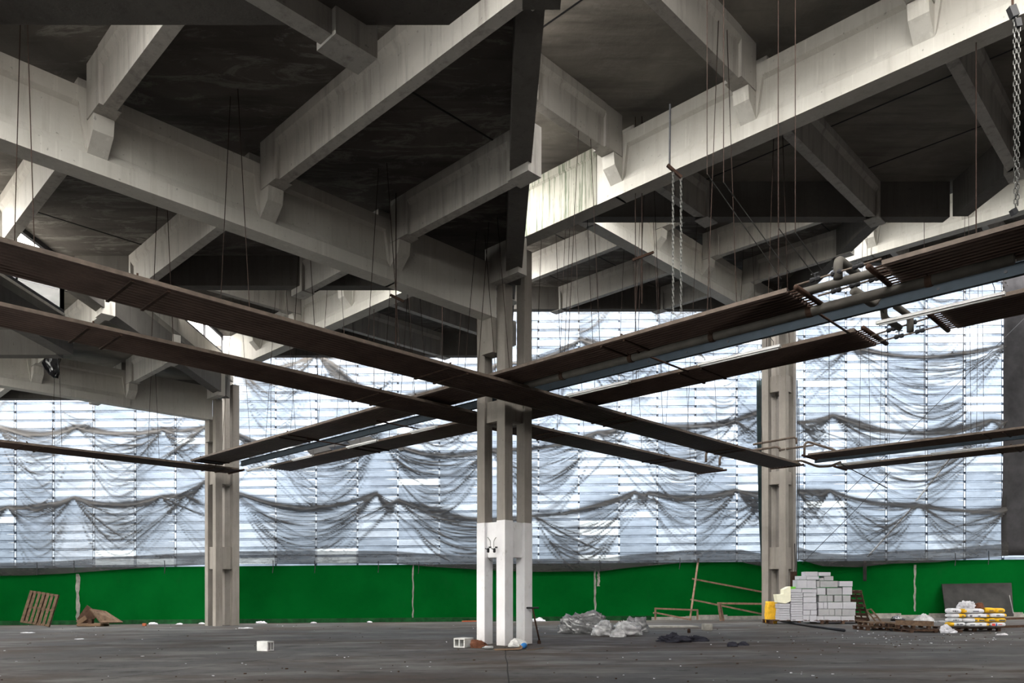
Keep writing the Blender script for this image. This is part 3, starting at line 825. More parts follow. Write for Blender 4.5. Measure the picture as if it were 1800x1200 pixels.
def valve_line(pts, label, nv=2):
    root = empty('valve_pipe', pts[0], label, 'pipe', 'thin pipes with valves at the loops')
    m_ = MB(); m_.tube(pts, .017, 7); m_.build('pipe_run', M['rad_edge'], root, smooth=True)
    a, b_ = Vector(pts[0]), Vector(pts[-1]); d = (b_-a)
    for k in range(nv):
        c = a+d*((k+1)/(nv+1)); m_ = MB()
        m_.lathe(c, [(.02,-.09), (.045,-.07), (.045,-.03), (.028,0), (.045,.03), (.045,.07), (.02,.09)], 8, ax=d)
        m_.tube([c, c+UP*.09], .010, 5); m_.box(c+UP*.10, (.13, .02, .015), d.normalized())
        m_.build('valve', M['black'], root)
valve_line([p2(1397,502,17.9), p2(1549,455,17.9)], 'thin pipe with two valves above the grey elbow', 3)
valve_line([p2(1438,520,18.85), p2(1572,480,18.85)], 'thin pipe with valves over the short grey pipe', 3)
valve_line([p2(1532,590,21.95), p2(1640,556,21.95)], 'upper thin valve pipe below the blue-grey beam', 2)
valve_line([p2(1545,600,22.9), p2(1655,572,22.9)], 'lower thin valve pipe below the blue-grey beam', 2)
for px, lab in ((1420, 'rusty cross bar between the heating panels beside the pipe loops'), (1120, 'rusty cross bar between the heating panels right of the central column'),
                (662, 'rusty cross bar between the heating panels left of the central column'), (540, 'rusty cross bar between the heating panels near the left column')):
    a = on2(px, 18.9); a.z = 6.50; bb_ = a+E1*2.05
    m_ = MB(); m_.tube([a, bb_], .022, 7); tag(m_.build('cross_bar', M['rust'], origin=a, smooth=True), lab, 'bar', 'rusty cross bars')

# pale pipe work by the far column
def ap(l, Y): return [at(x, y, Y) for x, y in l]
for l, Y, r, lab in (([(1324,781),(1396,768),(1400,771),(1400,780)], 30.0, .045, 'pale elbowed pipe crossing in front of the far column'),
                  ([(1241,812),(1241,796),(1246,791),(1268,787)], 31.0, .05, 'pale pipe elbow rising from the end of the second heating panel'),
                  ([(1265,818),(1265,804),(1271,799),(1366,785),(1371,788),(1371,793)], 31.2, .05, 'long pale pipe with turned ends left of the far column'),
                  ([(1372,790),(1430,782)], 31.72, .045, 'straight pale pipe touching the far column'),
                  ([(1414,800),(1414,781),(1420,776),(1468,791),(1474,806)], 30.4, .05, 'pale pipe elbow just right of the far column'),
                  ([(1368,815),(1408,809),(1438,820),(1460,819),(1478,812)], 29.6, .05, 'pale sagging pipe under the panel ends by the far column'),
                  ([(1478,815),(1530,842),(1560,858)], 29.6, .02, 'thin dark cable hanging below the distant panel end')):
    pipe('service_pipe', rounded(ap(l, Y), .12, 3), r, 'rad_edge' if r > .03 else 'black', lab, group='pale pipes by the far column', seg=8)

# chains, rods and wires
def chain(a, b_, label, grp='hoist chains'):
    a = Vector(a); b_ = Vector(b_); d = b_-a; L_ = d.length; d.normalize(); n = int(L_/.075); m_ = MB()
    for i in range(n):
        c = a+d*(i+.5)*L_/n; u = E1 if i % 2 else E2; pts = []
        for k in range(7):
            an = 2*math.pi*k/6; pts.append(c+UP*.050*math.cos(an)+u*.019*math.sin(an))
        m_.tube(pts, .0065, 4, cap=False)
    return tag(m_.build('hoist_chain', M['chain'], origin=a), label, 'chain', grp)
Yh = on2(1183, 18.3).y
tr = empty('hanging_rod', at(1178, 180, Yh), 'dark rod with cross piece hanging from the lit girder above two chains', 'rod', 'rods with cross pieces')
m_ = MB(); m_.tube([at(1178,183,Yh), at(1177,294,Yh)], .02, 7); m_.build('rod', M['frame_dark'], tr)
m_ = MB(); m_.bar(at(1173,290,Yh), at(1198,312,Yh), .06, .05); m_.build('cross_piece', M['rust'], tr)
chain(at(1183,302,Yh), at(1183,552,Yh), 'long steel chain on the left below the hanging rod')
chain(at(1197,312,Yh), at(1197,548,Yh), 'long steel chain on the right below the hanging rod')
Yh = on2(1785, 18.3).y
tr = empty('chain_hoist_bracket', at(1781, -10, Yh), 'black bracket holding two chains at the upper right corner', 'bracket')
m_ = MB(); m_.tube([at(1780,-60,Yh), at(1780,15,Yh)], .016, 6); m_.build('rod', M['rust'], tr)
m_ = MB(); m_.bar(at(1777,12,Yh), at(1784,30,Yh), .08, .10); m_.bar(at(1787,34,Yh), at(1790,48,Yh), .07, .08); m_.build('hook_block', M['black'], tr)
chain(at(1783,30,Yh), at(1785,368,Yh), 'steel chain at the right edge ending in a black hook', 'hoist chains')
chain(at(1791,48,Yh), at(1789,360,Yh), 'steel chain nearest the right edge')
m_ = MB(); m_.bar(at(1778,374,Yh), at(1786,370,Yh), .07, .08); tag(m_.build('chain_hook', M['black'], origin=at(1781,372,Yh)), 'small black hook at the foot of the right edge chain', 'hook')
for l, Y, lab in (([(686,518),(710,530)], 17.0, 'T-shaped rod hanging left of the central column'), ([(1112,457),(1149,443)], 17.4, 'T-shaped rod hanging right of the central column')):
    c = at((l[0][0]+l[1][0])/2-2, (l[0][1]+l[1][1])/2, Y); rt = empty('t_hanger', c, lab, 'rod', 'rods with cross pieces')
    m_ = MB(); m_.bar(at(*l[0], Y), at(*l[1], Y), .05, .05); m_.build('cross_piece', M['rust'], rt)
    m_ = MB(); m_.tube([c, Vector((c.x, c.y, roof_z(c.x, c.y)-.02))], .012, 5); m_.tube([c, c-UP*1.1], .016, 6); m_.build('rod', M['wire'], rt)
for i, (xa, ya, xb, yb, ca, cb) in enumerate(((1243,305,1373,490,14.9,18.6), (1272,320,1388,480,14.9,17.9), (1368,400,1432,485,15.8,17.9), (1398,408,1447,478,15.8,17.7))):
    a = p2(xa, ya, ca*1.0+0); b_ = p2(xb, yb, cb)
    m_ = MB(); m_.tube([a, b_], .008, 5)
    # each slanting wire hooks onto a plumb wire fixed to the roof
    rz = roof_z(a.x, a.y)
    m_.tube([a, Vector((a.x, a.y, rz-.02))], .007, 5, mi=1)
    tag(m_.build('stay_wire', [M['chain'], M['wire']], origin=a), ('pale slanting wire, ' + ('leftmost of four over the panel end', 'second of four over the panel end', 'third of four over the panel end', 'rightmost of four over the panel end')[i]), 'wire', 'slanting wires over the panel end')

# tap set on the central column and conduits on the far column
f = C0-E1*.46+E2*.0
tr = empty('tap_assembly', (f.x, f.y, 2.9), 'small black taps and thin pipes fixed to the white column foot', 'tap')
m_ = MB()
pxm = lambda px, py: at(px, py, 19.75)
for s_, xs in ((-1, 861), (1, 868)):
    pass
m_.tube(rounded([pxm(857,944), pxm(862,950), pxm(862,962)], .04, 3), .010, 6); m_.tube(rounded([pxm(872,944), pxm(868,950), pxm(868,962)], .04, 3), .010, 6)
m_.build('riser_pipe', M['chain'], tr)
for x in (858, 869):
    m_ = MB(); c = pxm(x, 967); m_.lathe(c, [(.02,-.06), (.035,-.04), (.035,.04), (.02,.06)], 8); m_.tube([c+UP*.02, c+Vector((-.08,-.03,.05))], .012, 5); m_.box(c+Vector((.05,0,.08)), (.07,.03,.04))
    m_.build('tap_body', M['black'], tr)
m_ = MB(); m_.tube([pxm(857,972), pxm(857,978), pxm(861,984), pxm(867,987), pxm(871,980)], .005, 5); m_.build('hose', M['duct'], tr)
cr_ = C0+E1*S
for i, (px, ya, yb, r) in enumerate(((1401, 668, 1030, .022), (1397, 955, 1030, .018), (1404, 700, 985, .016))):
    a = at(px, ya, 32.2); b_ = at(px-1, yb, 32.2); m_ = MB(); m_.tube([a, a.lerp(b_, .5)+Vector((.03,0,0)), b_], r, 6)
    tag(m_.build('conduit', M['black'], origin=b_), ('black cable running down the right side of the far column', 'short black cable low on the far column', 'thin outer cable on the far column')[i], 'cable', 'cables on the far column')
# torn black plastic hanging from the left edge beam
rnd = random.Random(2); m_ = MB(); P_ = [(100,594,.10), (97,612,.30), (91,625,.42), (88,640,.45), (93,652,.34), (94,662,.12)]
vs = []; nseg = 10
for j, (px, py, w) in enumerate(P_):
    for k in range(nseg+1):
        u = k/nseg-.5; p_ = at(px, py, 25.5); vs.append(p_+Vector((u*w*1.3, .12*math.sin(k*2.1+j)+.1*math.sin(k*.9), rnd.uniform(-.05,.05))))
m_.add(vs, [(j*(nseg+1)+k, j*(nseg+1)+k+1, (j+1)*(nseg+1)+k+1, (j+1)*(nseg+1)+k) for j in range(len(P_)-1) for k in range(nseg)])
o = m_.build('torn_plastic', M['black_plastic'], smooth=True, origin=at(97,600,25.5)); tag(o, 'torn shiny black plastic hanging under the roof at the left', 'plastic sheet')
sd = o.modifiers.new('thick', 'SOLIDIFY'); sd.thickness = .01
# ---------------------------------------------------------------- mesh tarpaulins over the glazing
TY = YWALL-.16
def lerp_poly(P, x):
    if x <= P[0][0]: return P[0][1]
    for i in range(len(P)-1):
        if x <= P[i+1][0]:
            t = (x-P[i][0])/(P[i+1][0]-P[i][0]); return P[i][1]+(P[i+1][1]-P[i][1])*t
    return P[-1][1]
def hem_poly(anch):
    """anchors (x, y) joined by sagging curves; each entry (x, y, sag to the next)"""
    out = []
    for i in range(len(anch)-1):
        x0_, y0_, s_ = anch[i]; x1_, y1_, _ = anch[i+1]; n = 14
        for k in range(n):
            t = k/n; out.append((x0_+(x1_-x0_)*t, y0_+(y1_-y0_)*t+s_*4*t*(1-t)*(1-.25*(2*t-1)**2)))
    out.append((anch[-1][0], anch[-1][1])); return out
def gather(x, anch, w=42):
    d = min([abs(x-a[0]) for a in anch] or [999]); return .30+.70*(1-math.exp(-(d/w)**1.3))
import numpy as np
def tarp(x0_, x1_, ytop, bottom, hems, label, seed):
    sx_, sy_ = 3.2, 1.8
    nx = int((x1_-x0_)/sx_); rnd = random.Random(seed)
    polys = [hem_poly(h) for h in hems]
    bot = lambda x: lerp_poly(bottom, x)
    ny = int((1006-ytop)/sy_); K = YWALL/F
    xs = [x0_+(x1_-x0_)*i/nx for i in range(nx+1)]; yb = [bot(x) for x in xs]
    D = np.zeros((ny+1, nx+1)); jj = np.arange(ny+1)
    def stroke(fn, xa, xb, w, st):
        """one crease: fn(t) gives y for t from 0 to 1 between xa and xb; st(t) its depth of cloth"""
        ia = max(0, int((min(xa, xb)-x0_)/(x1_-x0_)*nx)); ib = min(nx, int((max(xa, xb)-x0_)/(x1_-x0_)*nx)+1)
        for i in range(ia, ib+1):
            t = (xs[i]-xa)/(xb-xa)
            if t < 0 or t > 1: continue
            yy = fn(t)
            c = (yy-ytop)/(yb[i]-ytop)*ny; lo = max(0, int(c-7)); hi = min(ny, int(c+8))
            if hi <= lo: continue
            q = (jj[lo:hi]-c)*sy_/w
            D[lo:hi, i] = np.maximum(D[lo:hi, i], D[lo:hi, i]*.45+st(t)*np.exp(-q*q))
    rows_ = [None]+list(range(len(hems)))
    for r in rows_:
        if r is None:
            an = [(x0_+k*170.0+rnd.uniform(-25, 25), ytop-25, 18) for k in range(int((x1_-x0_)/170)+2)]; lowp = polys[0]
        else:
            an = hems[r]; lowp = polys[r+1] if r+1 < len(hems) else bottom
        for k in range(len(an)-1):
            (ax, ay, sg), (bx, by, _) = an[k], an[k+1]; span = bx-ax
            room = max(30, lerp_poly(lowp, (ax+bx)/2)-(ay+by)/2)
            room *= min(1, span/120); n = int(10+span/3)
            for q in range(n):
                f = (q+rnd.random())/n
                sag = sg+(room*1.02-sg)*f**1.15
                drop = rnd.uniform(0, .10)*room*f; e0 = rnd.uniform(0, .30) if rnd.random() < .6 else rnd.uniform(.3, .7); e1 = rnd.uniform(.62, 1.0)
                if rnd.random() < .5: e0, e1 = 1-e1, 1-e0
                wv_ = rnd.uniform(1.0, 2.3); s_ = rnd.uniform(.5, 1.7)*(1-.30*f); ph = rnd.uniform(0, 9); tilt = rnd.uniform(-.12, .12)
                def fn(t, ax=ax, ay=ay, by=by, sag=sag, drop=drop, tilt=tilt, ph=ph):
                    return ay+(by-ay)*t+drop+sag*4*t*(1-t)*(1+tilt*(2*t-1))+.8*math.sin(t*17+ph)
                def st(t, s_=s_, e0=e0, e1=e1, ph=ph):
                    m_ = min(1, max(0, (t-e0)/.10))*min(1, max(0, (e1-t)/.10))
                    return s_*m_*(.55+.45*abs(2*t-1))*(.7+.3*math.sin(t*11+ph))
                stroke(fn, ax, bx, wv_, st)
        # fans of short creases falling from each tied point
        for (ax, ay, _) in an:
            for q in range(24):
                sd = rnd.choice((-1, 1)); ln = rnd.uniform(25, 190); dp = rnd.uniform(.25, 1.05)*ln; bend = rnd.uniform(.1, .5)*dp; s_ = rnd.uniform(.3, .9)
                stroke(lambda t: ay+dp*t+bend*t*(1-t)*1.5, ax, ax+sd*ln, rnd.uniform(1.0, 2.0), lambda t: 1.3*s_*(1-t)**.7*(1 if t > .03 else .4))
    vs = []; wv = []
    for j in range(ny+1):
        for i in range(nx+1):
            x = xs[i]; y = ytop+(yb[i]-ytop)*j/ny
            big = noise.noise(Vector((x*.008, y*.016, seed+9.0))); fine = noise.noise(Vector((x*.025, y*.30, seed+2.0)))
            low_ = noise.noise(Vector((x*.0035, y*.008, seed+29.0)))
            den = .17+.20*max(-.6, low_+.35*big)+.10*fine+D[j, i]*(.85+.5*big)
            for q, p in enumerate(polys):
                dy = y-lerp_poly(p, x)
                if abs(dy) < 26:
                    w = 3.2+6.0*max(0, noise.noise(Vector((x*.011, q*5.0, seed+4.0)))+.22)
                    den += .95*math.exp(-(dy/w)**2)
                    if dy < 0: den += .28*math.exp(dy/9.0)
            if yb[i]-y < 22: den = max(den, .84+.1*fine)       # doubled hem hanging over the wall
            den = max(.03, min(.97, den))
            off = -.22*min(1, D[j, i])-.25*max(0, big)
            vs.append(((x-CX)*K, TY+off*.5-(.10 if yb[i]-y < 24 else 0), EYE+(HY-y)*K)); wv.append(den)
    me = bpy.data.meshes.new('mesh_tarpaulin')
    fs = [(j*(nx+1)+i, (j+1)*(nx+1)+i, (j+1)*(nx+1)+i+1, j*(nx+1)+i+1) for j in range(ny) for i in range(nx)]
    og = Vector((((x0_+x1_)/2-CX)*K, TY, EYE))
    me.from_pydata([tuple(Vector(v)-og) for v in vs], [], fs)
    at_ = me.attributes.new('weave', 'FLOAT', 'POINT'); at_.data.foreach_set('value', wv)
    me.materials.append(M['gauze']); me.polygons.foreach_set('use_smooth', [True]*len(me.polygons)); me.update()
    o = bpy.data.objects.new('mesh_tarpaulin', me); o.location = og; COL.objects.link(o)
    return tag(o, label, 'tarpaulin', 'mesh tarpaulins on the back wall')
# left of the left column
tarp(-130, 366, 640, [(-130,1016),(0,1012),(60,1011),(120,1008),(200,1002),(290,996),(366,992)],
     [[(-130,752,10),(0,751,13),(140,752,8),(290,757,4),(366,752,0)],
      [(-130,880,14),(20,893,6),(135,876,14),(288,874,-1),(332,872,4),(366,846,0)]],
     'grey mesh tarpaulin draped left of the left column, lowest hem on the green wall', 1)
tarp(414, 1348, 480, [(414,991),(640,990),(700,991),(760,996),(838,1001),(935,1005),(1055,1004),(1110,997),(1200,989),(1300,988),(1348,998)],
     [[(414,640,16),(560,625,20),(700,700,12),(880,640,14),(1020,600,18),(1190,585,10),(1348,560,0)],
      [(414,760,8),(480,782,6),(670,775,18),(860,792,10),(1050,762,4),(1108,746,8),(1290,742,-2),(1348,722,0)],
      [(414,866,26),(664,869,14),(700,880,18),(938,908,9),(1115,866,5),(1140,868,10),(1292,863,2),(1348,868,0)]],
     'wide grey mesh tarpaulin behind the central column with radiating folds', 2)
tarp(1398, 1765, 440, [(1398,983),(1440,995),(1500,997),(1560,991),(1640,988),(1700,982),(1765,977)],
     [[(1398,600,12),(1490,612,20),(1765,608,0)],
      [(1398,744,2),(1460,733,26),(1738,741,1),(1765,742,0)],
      [(1398,865,1),(1455,864,8),(1610,889,5),(1765,897,0)]],
     'grey mesh tarpaulin at the right, pulled tight under diagonal poles', 3)
# opaque dark cloth closing the far right, and the loose strip beside the far column
def cloth(name, x0_, x1_, y0_, y1_, mat, label, Y, amp, nx=24, ny=30, taper=None):
    m_ = MB(); vs = []; K = Y/F
    for j in range(ny+1):
        for i in range(nx+1):
            t = j/ny; xa = x0_+(taper(t) if taper else 0); x = xa+(x1_-xa)*i/nx; y = y0_+(y1_-y0_)*t
            off = amp*noise.noise(Vector((x*.03, y*.006, 3.0)))
            vs.append(((x-CX)*K, Y+off, EYE+(HY-y)*K))
    m_.add(vs, [(j*(nx+1)+i, (j+1)*(nx+1)+i, (j+1)*(nx+1)+i+1, j*(nx+1)+i+1) for j in range(ny) for i in range(nx)])
    o = m_.build(name, M[mat], smooth=True, origin=((x1_-CX)*K, Y, EYE)); tag(o, label, 'cloth')
    s_ = o.modifiers.new('thick', 'SOLIDIFY'); s_.thickness = .015; return o
M['dark_cloth'] = plain('dark_grey_cloth', (.028,.027,.029), .95, var=.35, size=1.4)
cloth('dark_cloth', 1763, 1960, 470, 976, 'dark_cloth', 'opaque dark grey cloth hanging beside the tarpaulin at the right edge', YWALL-.22, .3)
cloth('netting_strip', 1330, 1350, 668, 1003, 'teal', 'narrow dark teal netting strip hanging left of the far column', YWALL-.5, .12, 8, 30, taper=lambda t: 9*t*t)
cloth('rag_strip', 1517, 1523, 985, 1021, 'dark_board', 'torn cloth strip hanging down over the green wall', TY-.17, .04, 3, 8)
# cords that tie the tarpaulins to the wall
rnd = random.Random(7)
CORDS = [(65,988,1010), (130,985,1006), (289,985,1008), (480,985,1007), (553,985,1007), (665,986,1006), (736,987,1008), (1054,984,1006), (1195,980,1000), (1679,972,994), (1738,968,992)]
for px, ya, yb in CORDS:
    a = at(px, ya, TY-.13); b_ = at(px+rnd.uniform(-1,1), yb, TY-.20); m_ = MB(); m_.tube([a, a.lerp(b_, .6)+Vector((.02,0,0)), b_], .018, 5)
    tag(m_.build('tie_cord', M['black'], origin=a), 'short black cord hanging below the tarpaulin hem', 'cord', 'cords under the tarpaulin hem')
for i, (l, lab) in enumerate((([(1448,905),(1800,560)], 'long thin wire slanting up across the right tarpaulin'), ([(1410,990),(1500,900),(1565,830)], 'lower thin wire slanting across the right tarpaulin'))):
    pts = ap(l, YWALL-.5); m_ = MB(); m_.tube(pts, .013, 5); tag(m_.build('slanting_wire', M['black'], origin=pts[0]), lab, 'wire')
M['pole'] = plain('pale_pole', (.55,.55,.55), .6, var=.1)
for i, (a, b_, lab) in enumerate((((1525,978),(1605,890),'pale diagonal pole behind the right tarpaulin, lower piece'), ((1610,880),(1670,805),'pale diagonal pole behind the right tarpaulin, upper piece'))):
    m_ = MB(); m_.bar(at(*a, YWALL+.07), at(*b_, YWALL+.07), .05, .12, up=(0,1,0)); tag(m_.build('diagonal_pole', M['pole'], origin=at(*a, TY+.13)), lab, 'pole')

for i, (l, lab) in enumerate((([(611,776),(622,787),(668,775),(648,767)], 'largest dark flap opened in the wall glazing under the blue-grey beam'),
          ([(534,786),(546,799),(583,790),(572,783)], 'small dark flap opened in the wall glazing, nearest the left column'),
          ([(696,785),(702,792),(709,791),(707,783)], 'tiny dark flap below the lower heating panel'))):
    q = [at(x, y, TY-.45+.25*(k in (0,3))) for k, (x, y) in enumerate(l)]; m_ = MB()
    m_.hexa([q[1], q[2], q[2]+Vector((0,.25,.0)), q[1]+Vector((0,.25,0)), q[0], q[3], q[3]+Vector((0,.1,.03)), q[0]+Vector((0,.1,.03))])
    tag(m_.build('window_flap', M['dark_board'], origin=q[0]), lab, 'window flap', 'opened flaps in the wall glazing')
# ---------------------------------------------------------------- things on the floor
def gp(px, py):
    Y = min(YWALL-.3, EYE*F/((py-HY)+.008*(px-CX))); X = (px-CX)/F*Y
    return Vector((X, Y, floor_z(X)))
def rotz(o, a): o.rotation_euler = (0, 0, a)

def pallet(loc, label, w=1.2, l=1.0, rot=(0,0,0), nd=7, mat='wood', grp='wooden pallets', h=.13):
    """w across the boards' spacing, l along the boards; lies flat, deck up"""
    loc = Vector(loc); root = empty('wooden_pallet', loc, label, 'pallet', grp)
    rnd = random.Random(int(loc.x*100)); bw = w/nd*.66
    for i in range(nd):
        x = -w/2+bw/2+(w-bw)*i/(nd-1)+rnd.uniform(-.006,.006)
        m_ = MB(); m_.box(loc+Vector((x, 0, h-.011)), (bw, l*rnd.uniform(.985,1), .022)); m_.build('deck_board', M[mat], root)
    for j in (-1, 0, 1):
        m_ = MB(); m_.box(loc+Vector((0, j*(l/2-.05), h-.032)), (w, .09, .02)); m_.build('cross_board', M[mat], root)
        for i in (-1, 0, 1):
            m_ = MB(); m_.box(loc+Vector((i*(w/2-.06), j*(l/2-.05), (h-.042+.02)/2)), (.11, .09, h-.062)); m_.build('spacer_block', M['wood_dark'], root)
    for i in (-1, 0, 1):
        m_ = MB(); m_.box(loc+Vector((i*(w/2-.06), 0, .010)), (.10, l, .020)); m_.build('bottom_board', M[mat], root)
    root.rotation_euler = rot
    return root
def blob(name, c, size, mat, label, cat, seed, amp=.35, freq=2.2, nu=40, nv=20, group=None, creases=1.0, parent=None):
    """a crumpled heap lying on the floor"""
    m_ = MB(); c = Vector(c); vs = []
    for j in range(nv+1):
        ph = math.pi/2*(j/nv)
        for i in range(nu):
            th = 2*math.pi*i/nu; d = Vector((math.cos(th)*math.cos(ph), math.sin(th)*math.cos(ph), math.sin(ph)))
            q = Vector((d.x*size[0], d.y*size[1], d.z*size[2]))*freq+Vector((seed*3.1, seed*1.7, 0))
            q2 = Vector((q.x*.45+q.z, q.y*1.6-q.z*.5, q.z*.6)); n_ = noise.noise(q*.8)*1.0+(1-abs(noise.noise(q2*1.9))*3.2)*.38*creases+(1-abs(noise.noise(q2*4.3))*3.2)*.16*creases
            k = 1+amp*(n_-.25)
            z = max(0.0, d.z*size[2]*k); vs.append(c+Vector((d.x*size[0]*k, d.y*size[1]*k, z)))
    f_ = [(j*nu+i, j*nu+(i+1) % nu, (j+1)*nu+(i+1) % nu, (j+1)*nu+i) for j in range(nv) for i in range(nu)]
    f_.append(tuple(range(nu))[::-1])
    m_.add(vs, f_); o = m_.build(name, M[mat], parent, smooth=True, origin=c if parent is None else None)
    if parent is None: tag(o, label, cat, group)
    return o

# left side: leaning pallet and the tent of boards
b0 = gp(72, 1102)
p_ = pallet(b0+Vector((.02, .0, .02)), 'wooden pallet leaning against the green wall at the far left', w=1.22, l=1.42)
# stand it up: deck boards vertical, face to the hall, leaning back and a little askew
for ch in p_.children:
    for v in ch.data.vertices: v.co.y += .71
p_.rotation_euler = Matrix.Rotation(math.radians(12), 3, 'Y').to_euler()
p_.matrix_world = Matrix.Translation(b0+Vector((-.06,-.25,.10))) @ Matrix.Rotation(math.radians(9), 4, 'Y') @ Matrix.Rotation(math.radians(76), 4, 'X')
b0 = gp(157, 1101)
rt = empty('board_tent', b0, 'tent of cardboard and boards on a mattress piece, by the green wall', 'cardboard shelter')
m_ = MB(); m_.box(b0+Vector((0,.3,.07)), (1.05, .75, .12)); m_.build('base_slab', M['card'], rt, bevel=.03)
m_ = MB(); m_.bar(b0+Vector((-.42,.25,.13)), b0+Vector((.02,.25,.74)), .62, .04, up=(0,1,0)); m_.build('left_board', M['wood_dark'], rt)
m_ = MB(); a0 = b0+Vector((.02,-.05,.74)); b1 = b0+Vector((.50,-.05,.15)); a2 = b0+Vector((.35,.62,.62)); b2 = b0+Vector((1.15,.55,.14))
th = Vector((.03,.0,.04)); m_.hexa([b1, b2, a2, a0, b1+th, b2+th, a2+th, a0+th]); m_.build('right_board', M['wood'], rt)
m_ = MB(); m_.bar(b0+Vector((-.48,-.04,.16)), b0+Vector((-.12,-.04,.40)), .18, .06, up=(0,1,0)); m_.build('cardboard_piece', M['card'], rt)
m_ = MB(); m_.box(b0+Vector((.02,.1,.22)), (.16,.2,.2)); m_.build('inner_box', M['wood_dark'], rt)

# white hollow block left of centre, and the hollow block at the column foot
def hollow_block(c, w, l, h, yaw, label, holes_side):
    root = empty('hollow_block', c, label, 'concrete block')
    m_ = MB(); t = .035; c = Vector(c)
    # open cells run along local y
    m_.bb(c.x-w/2, c.x+w/2, c.y, c.y+l, c.z, c.z+t); m_.bb(c.x-w/2, c.x+w/2, c.y, c.y+l, c.z+h-t, c.z+h)
    for x in (-w/2, -t/2, w/2-t): m_.bb(c.x+x, c.x+x+t, c.y, c.y+l, c.z+t-.001, c.z+h-t+.001)
    m_.bb(c.x-w/2+.01, c.x+w/2-.01, c.y+l*.45, c.y+l*.5, c.z+t, c.z+h-t)
    m_.build('block_shell', M['hollow'], root, bevel=.006); rotz(root, yaw); return root
g = gp(807, 1138); hollow_block(g, .34, .42, .24, math.radians(-32), 'grey hollow block with two openings beside the white column foot', 'y')
g = gp(476, 1144); hollow_block(g, .22, .36, .24, math.radians(62), 'white hollow block lying alone on the open floor', 'y')

# litter round the column foot
g = gp(842, 1138); blob('rusty_rag', g, (.22,.14,.20), 'brown_rag', 'crumpled rust-brown rag against the column foot', 'rag', 3, amp=.5, freq=6)
g = gp(858, 1141)
rt = empty('clear_bottle', g, 'crushed clear plastic bottle lying before the column foot', 'bottle')
m_ = MB(); m_.lathe(g+Vector((-.12,0,.045)), [(.012,-.03),(.014,0),(.04,.05),(.045,.10),(.040,.15),(.045,.22),(.03,.25)], 12, ax=(1,.2,0)); m_.build('bottle_body', M['plastic'], rt, smooth=True)
g = gp(920, 1140)
rt = empty('blue_bottle', g, 'blue plastic bottle end on the curled sheet by the column', 'bottle')
m_ = MB(); m_.lathe(g+Vector((0,0,.075)), [(.03,-.02),(.07,0),(.072,.14),(.05,.17),(.02,.19)], 14, ax=(.25,1,0)); m_.build('bottle_body', M['blue_bit'], rt, smooth=True)
g = gp(896, 1143)
def curled(name, pts, w0, dirv, mat, label, cat):
    m_ = MB(); n = len(pts); vs = []
    for p in pts: vs += [Vector(p), Vector(p)+Vector(dirv)]
    m_.add(vs, [(2*i, 2*i+2, 2*i+3, 2*i+1) for i in range(n-1)]); o = m_.build(name, M[mat], smooth=True, origin=pts[0])
    s_ = o.modifiers.new('t', 'SOLIDIFY'); s_.thickness = .008; return tag(o, label, cat)
c = g+Vector((-.35,-.02,.012)); curled('curled_sheet', [c, c+Vector((.25,0,.01)), c+Vector((.5,-.02,.015)), c+Vector((.62,-.02,.03)), c+Vector((.66,0,.07)), c+Vector((.64,.0,.10))], 0, (-.05,.45,0), 'card', 'curled grey cardboard sheet on the floor before the column', 'cardboard')
c = gp(925, 1143)+Vector((0,0,.012)); curled('cardboard_strip', [c, c+Vector((.2,.05,.01)), c+Vector((.42,.12,.05))], 0, (.02,.14,0), 'card', 'small cardboard strip pointing right of the blue bottle', 'cardboard')
blob('plaster_heap', gp(908, 1136), (.22,.18,.17), 'hollow', 'small grey heap of plaster between the column shafts', 'debris', 8, amp=.5, freq=6)
# rusty T-handled tool
g = gp(949, 1131); rt = empty('t_handle_tool', g, 'rusty T-handled tool leaning on the column foot', 'tool')
top = at(936, 1068, 20.25); m_ = MB(); m_.tube([g+Vector((0,0,.03)), g.lerp(top, .5), top], .024, 8); m_.build('shaft', M['rust'], rt, smooth=True)
m_ = MB(); m_.tube([top+Vector((-.17,0,.0)), top+Vector((.17,0,.0))], .026, 8); m_.build('handle', M['black'], rt, smooth=True)
m_ = MB(); m_.lathe(g+Vector((-.02,0,.0)), [(.05,0),(.05,.07),(.02,.11)], 8); m_.build('foot_collar', M['rust'], rt)

# plastic sheet heap
g = gp(1030, 1113); blob('plastic_sheet_heap', g+Vector((0,.35,0)), (.80,.45,.62), 'grey_plastic', 'grey crumpled plastic sheeting, left part of the heap on the floor', 'plastic heap', 1, amp=.45, freq=2.6, nu=70, nv=30, group='heap of plastic sheeting')
g = gp(1060, 1117); blob('plastic_bag', g+Vector((0,.2,0)), (.36,.30,.52), 'plastic', 'clear white plastic bag in the middle of the heap', 'plastic bag', 2, amp=.4, freq=3.5, nu=56, nv=26, group='heap of plastic sheeting')
g = gp(1105, 1117); blob('plastic_bag', g+Vector((0,.3,0)), (.46,.36,.48), 'plastic', 'large clear plastic bag at the right end of the heap', 'plastic bag', 5, amp=.45, freq=3.3, nu=56, nv=26, group='heap of plastic sheeting')
g = gp(1086, 1119); blob('plastic_bag', g, (.22,.18,.26), 'plastic', 'small plastic bag in front of the heap', 'plastic bag', 6, amp=.4, freq=4.5, group='heap of plastic sheeting')
g = gp(1128, 1112); blob('plastic_bag', g+Vector((0,.5,0)), (.38,.3,.50), 'grey_plastic', 'dull plastic bag behind the right end of the heap', 'plastic bag', 9, amp=.6, freq=3.5, group='heap of plastic sheeting')
blob('black_rag_pile', gp(1186, 1128)+Vector((0,.1,0)), (.44,.28,.19), 'rag', 'black cloth pile on the brown-stained floor', 'rag', 11, amp=.8, freq=5, nu=60, nv=20)
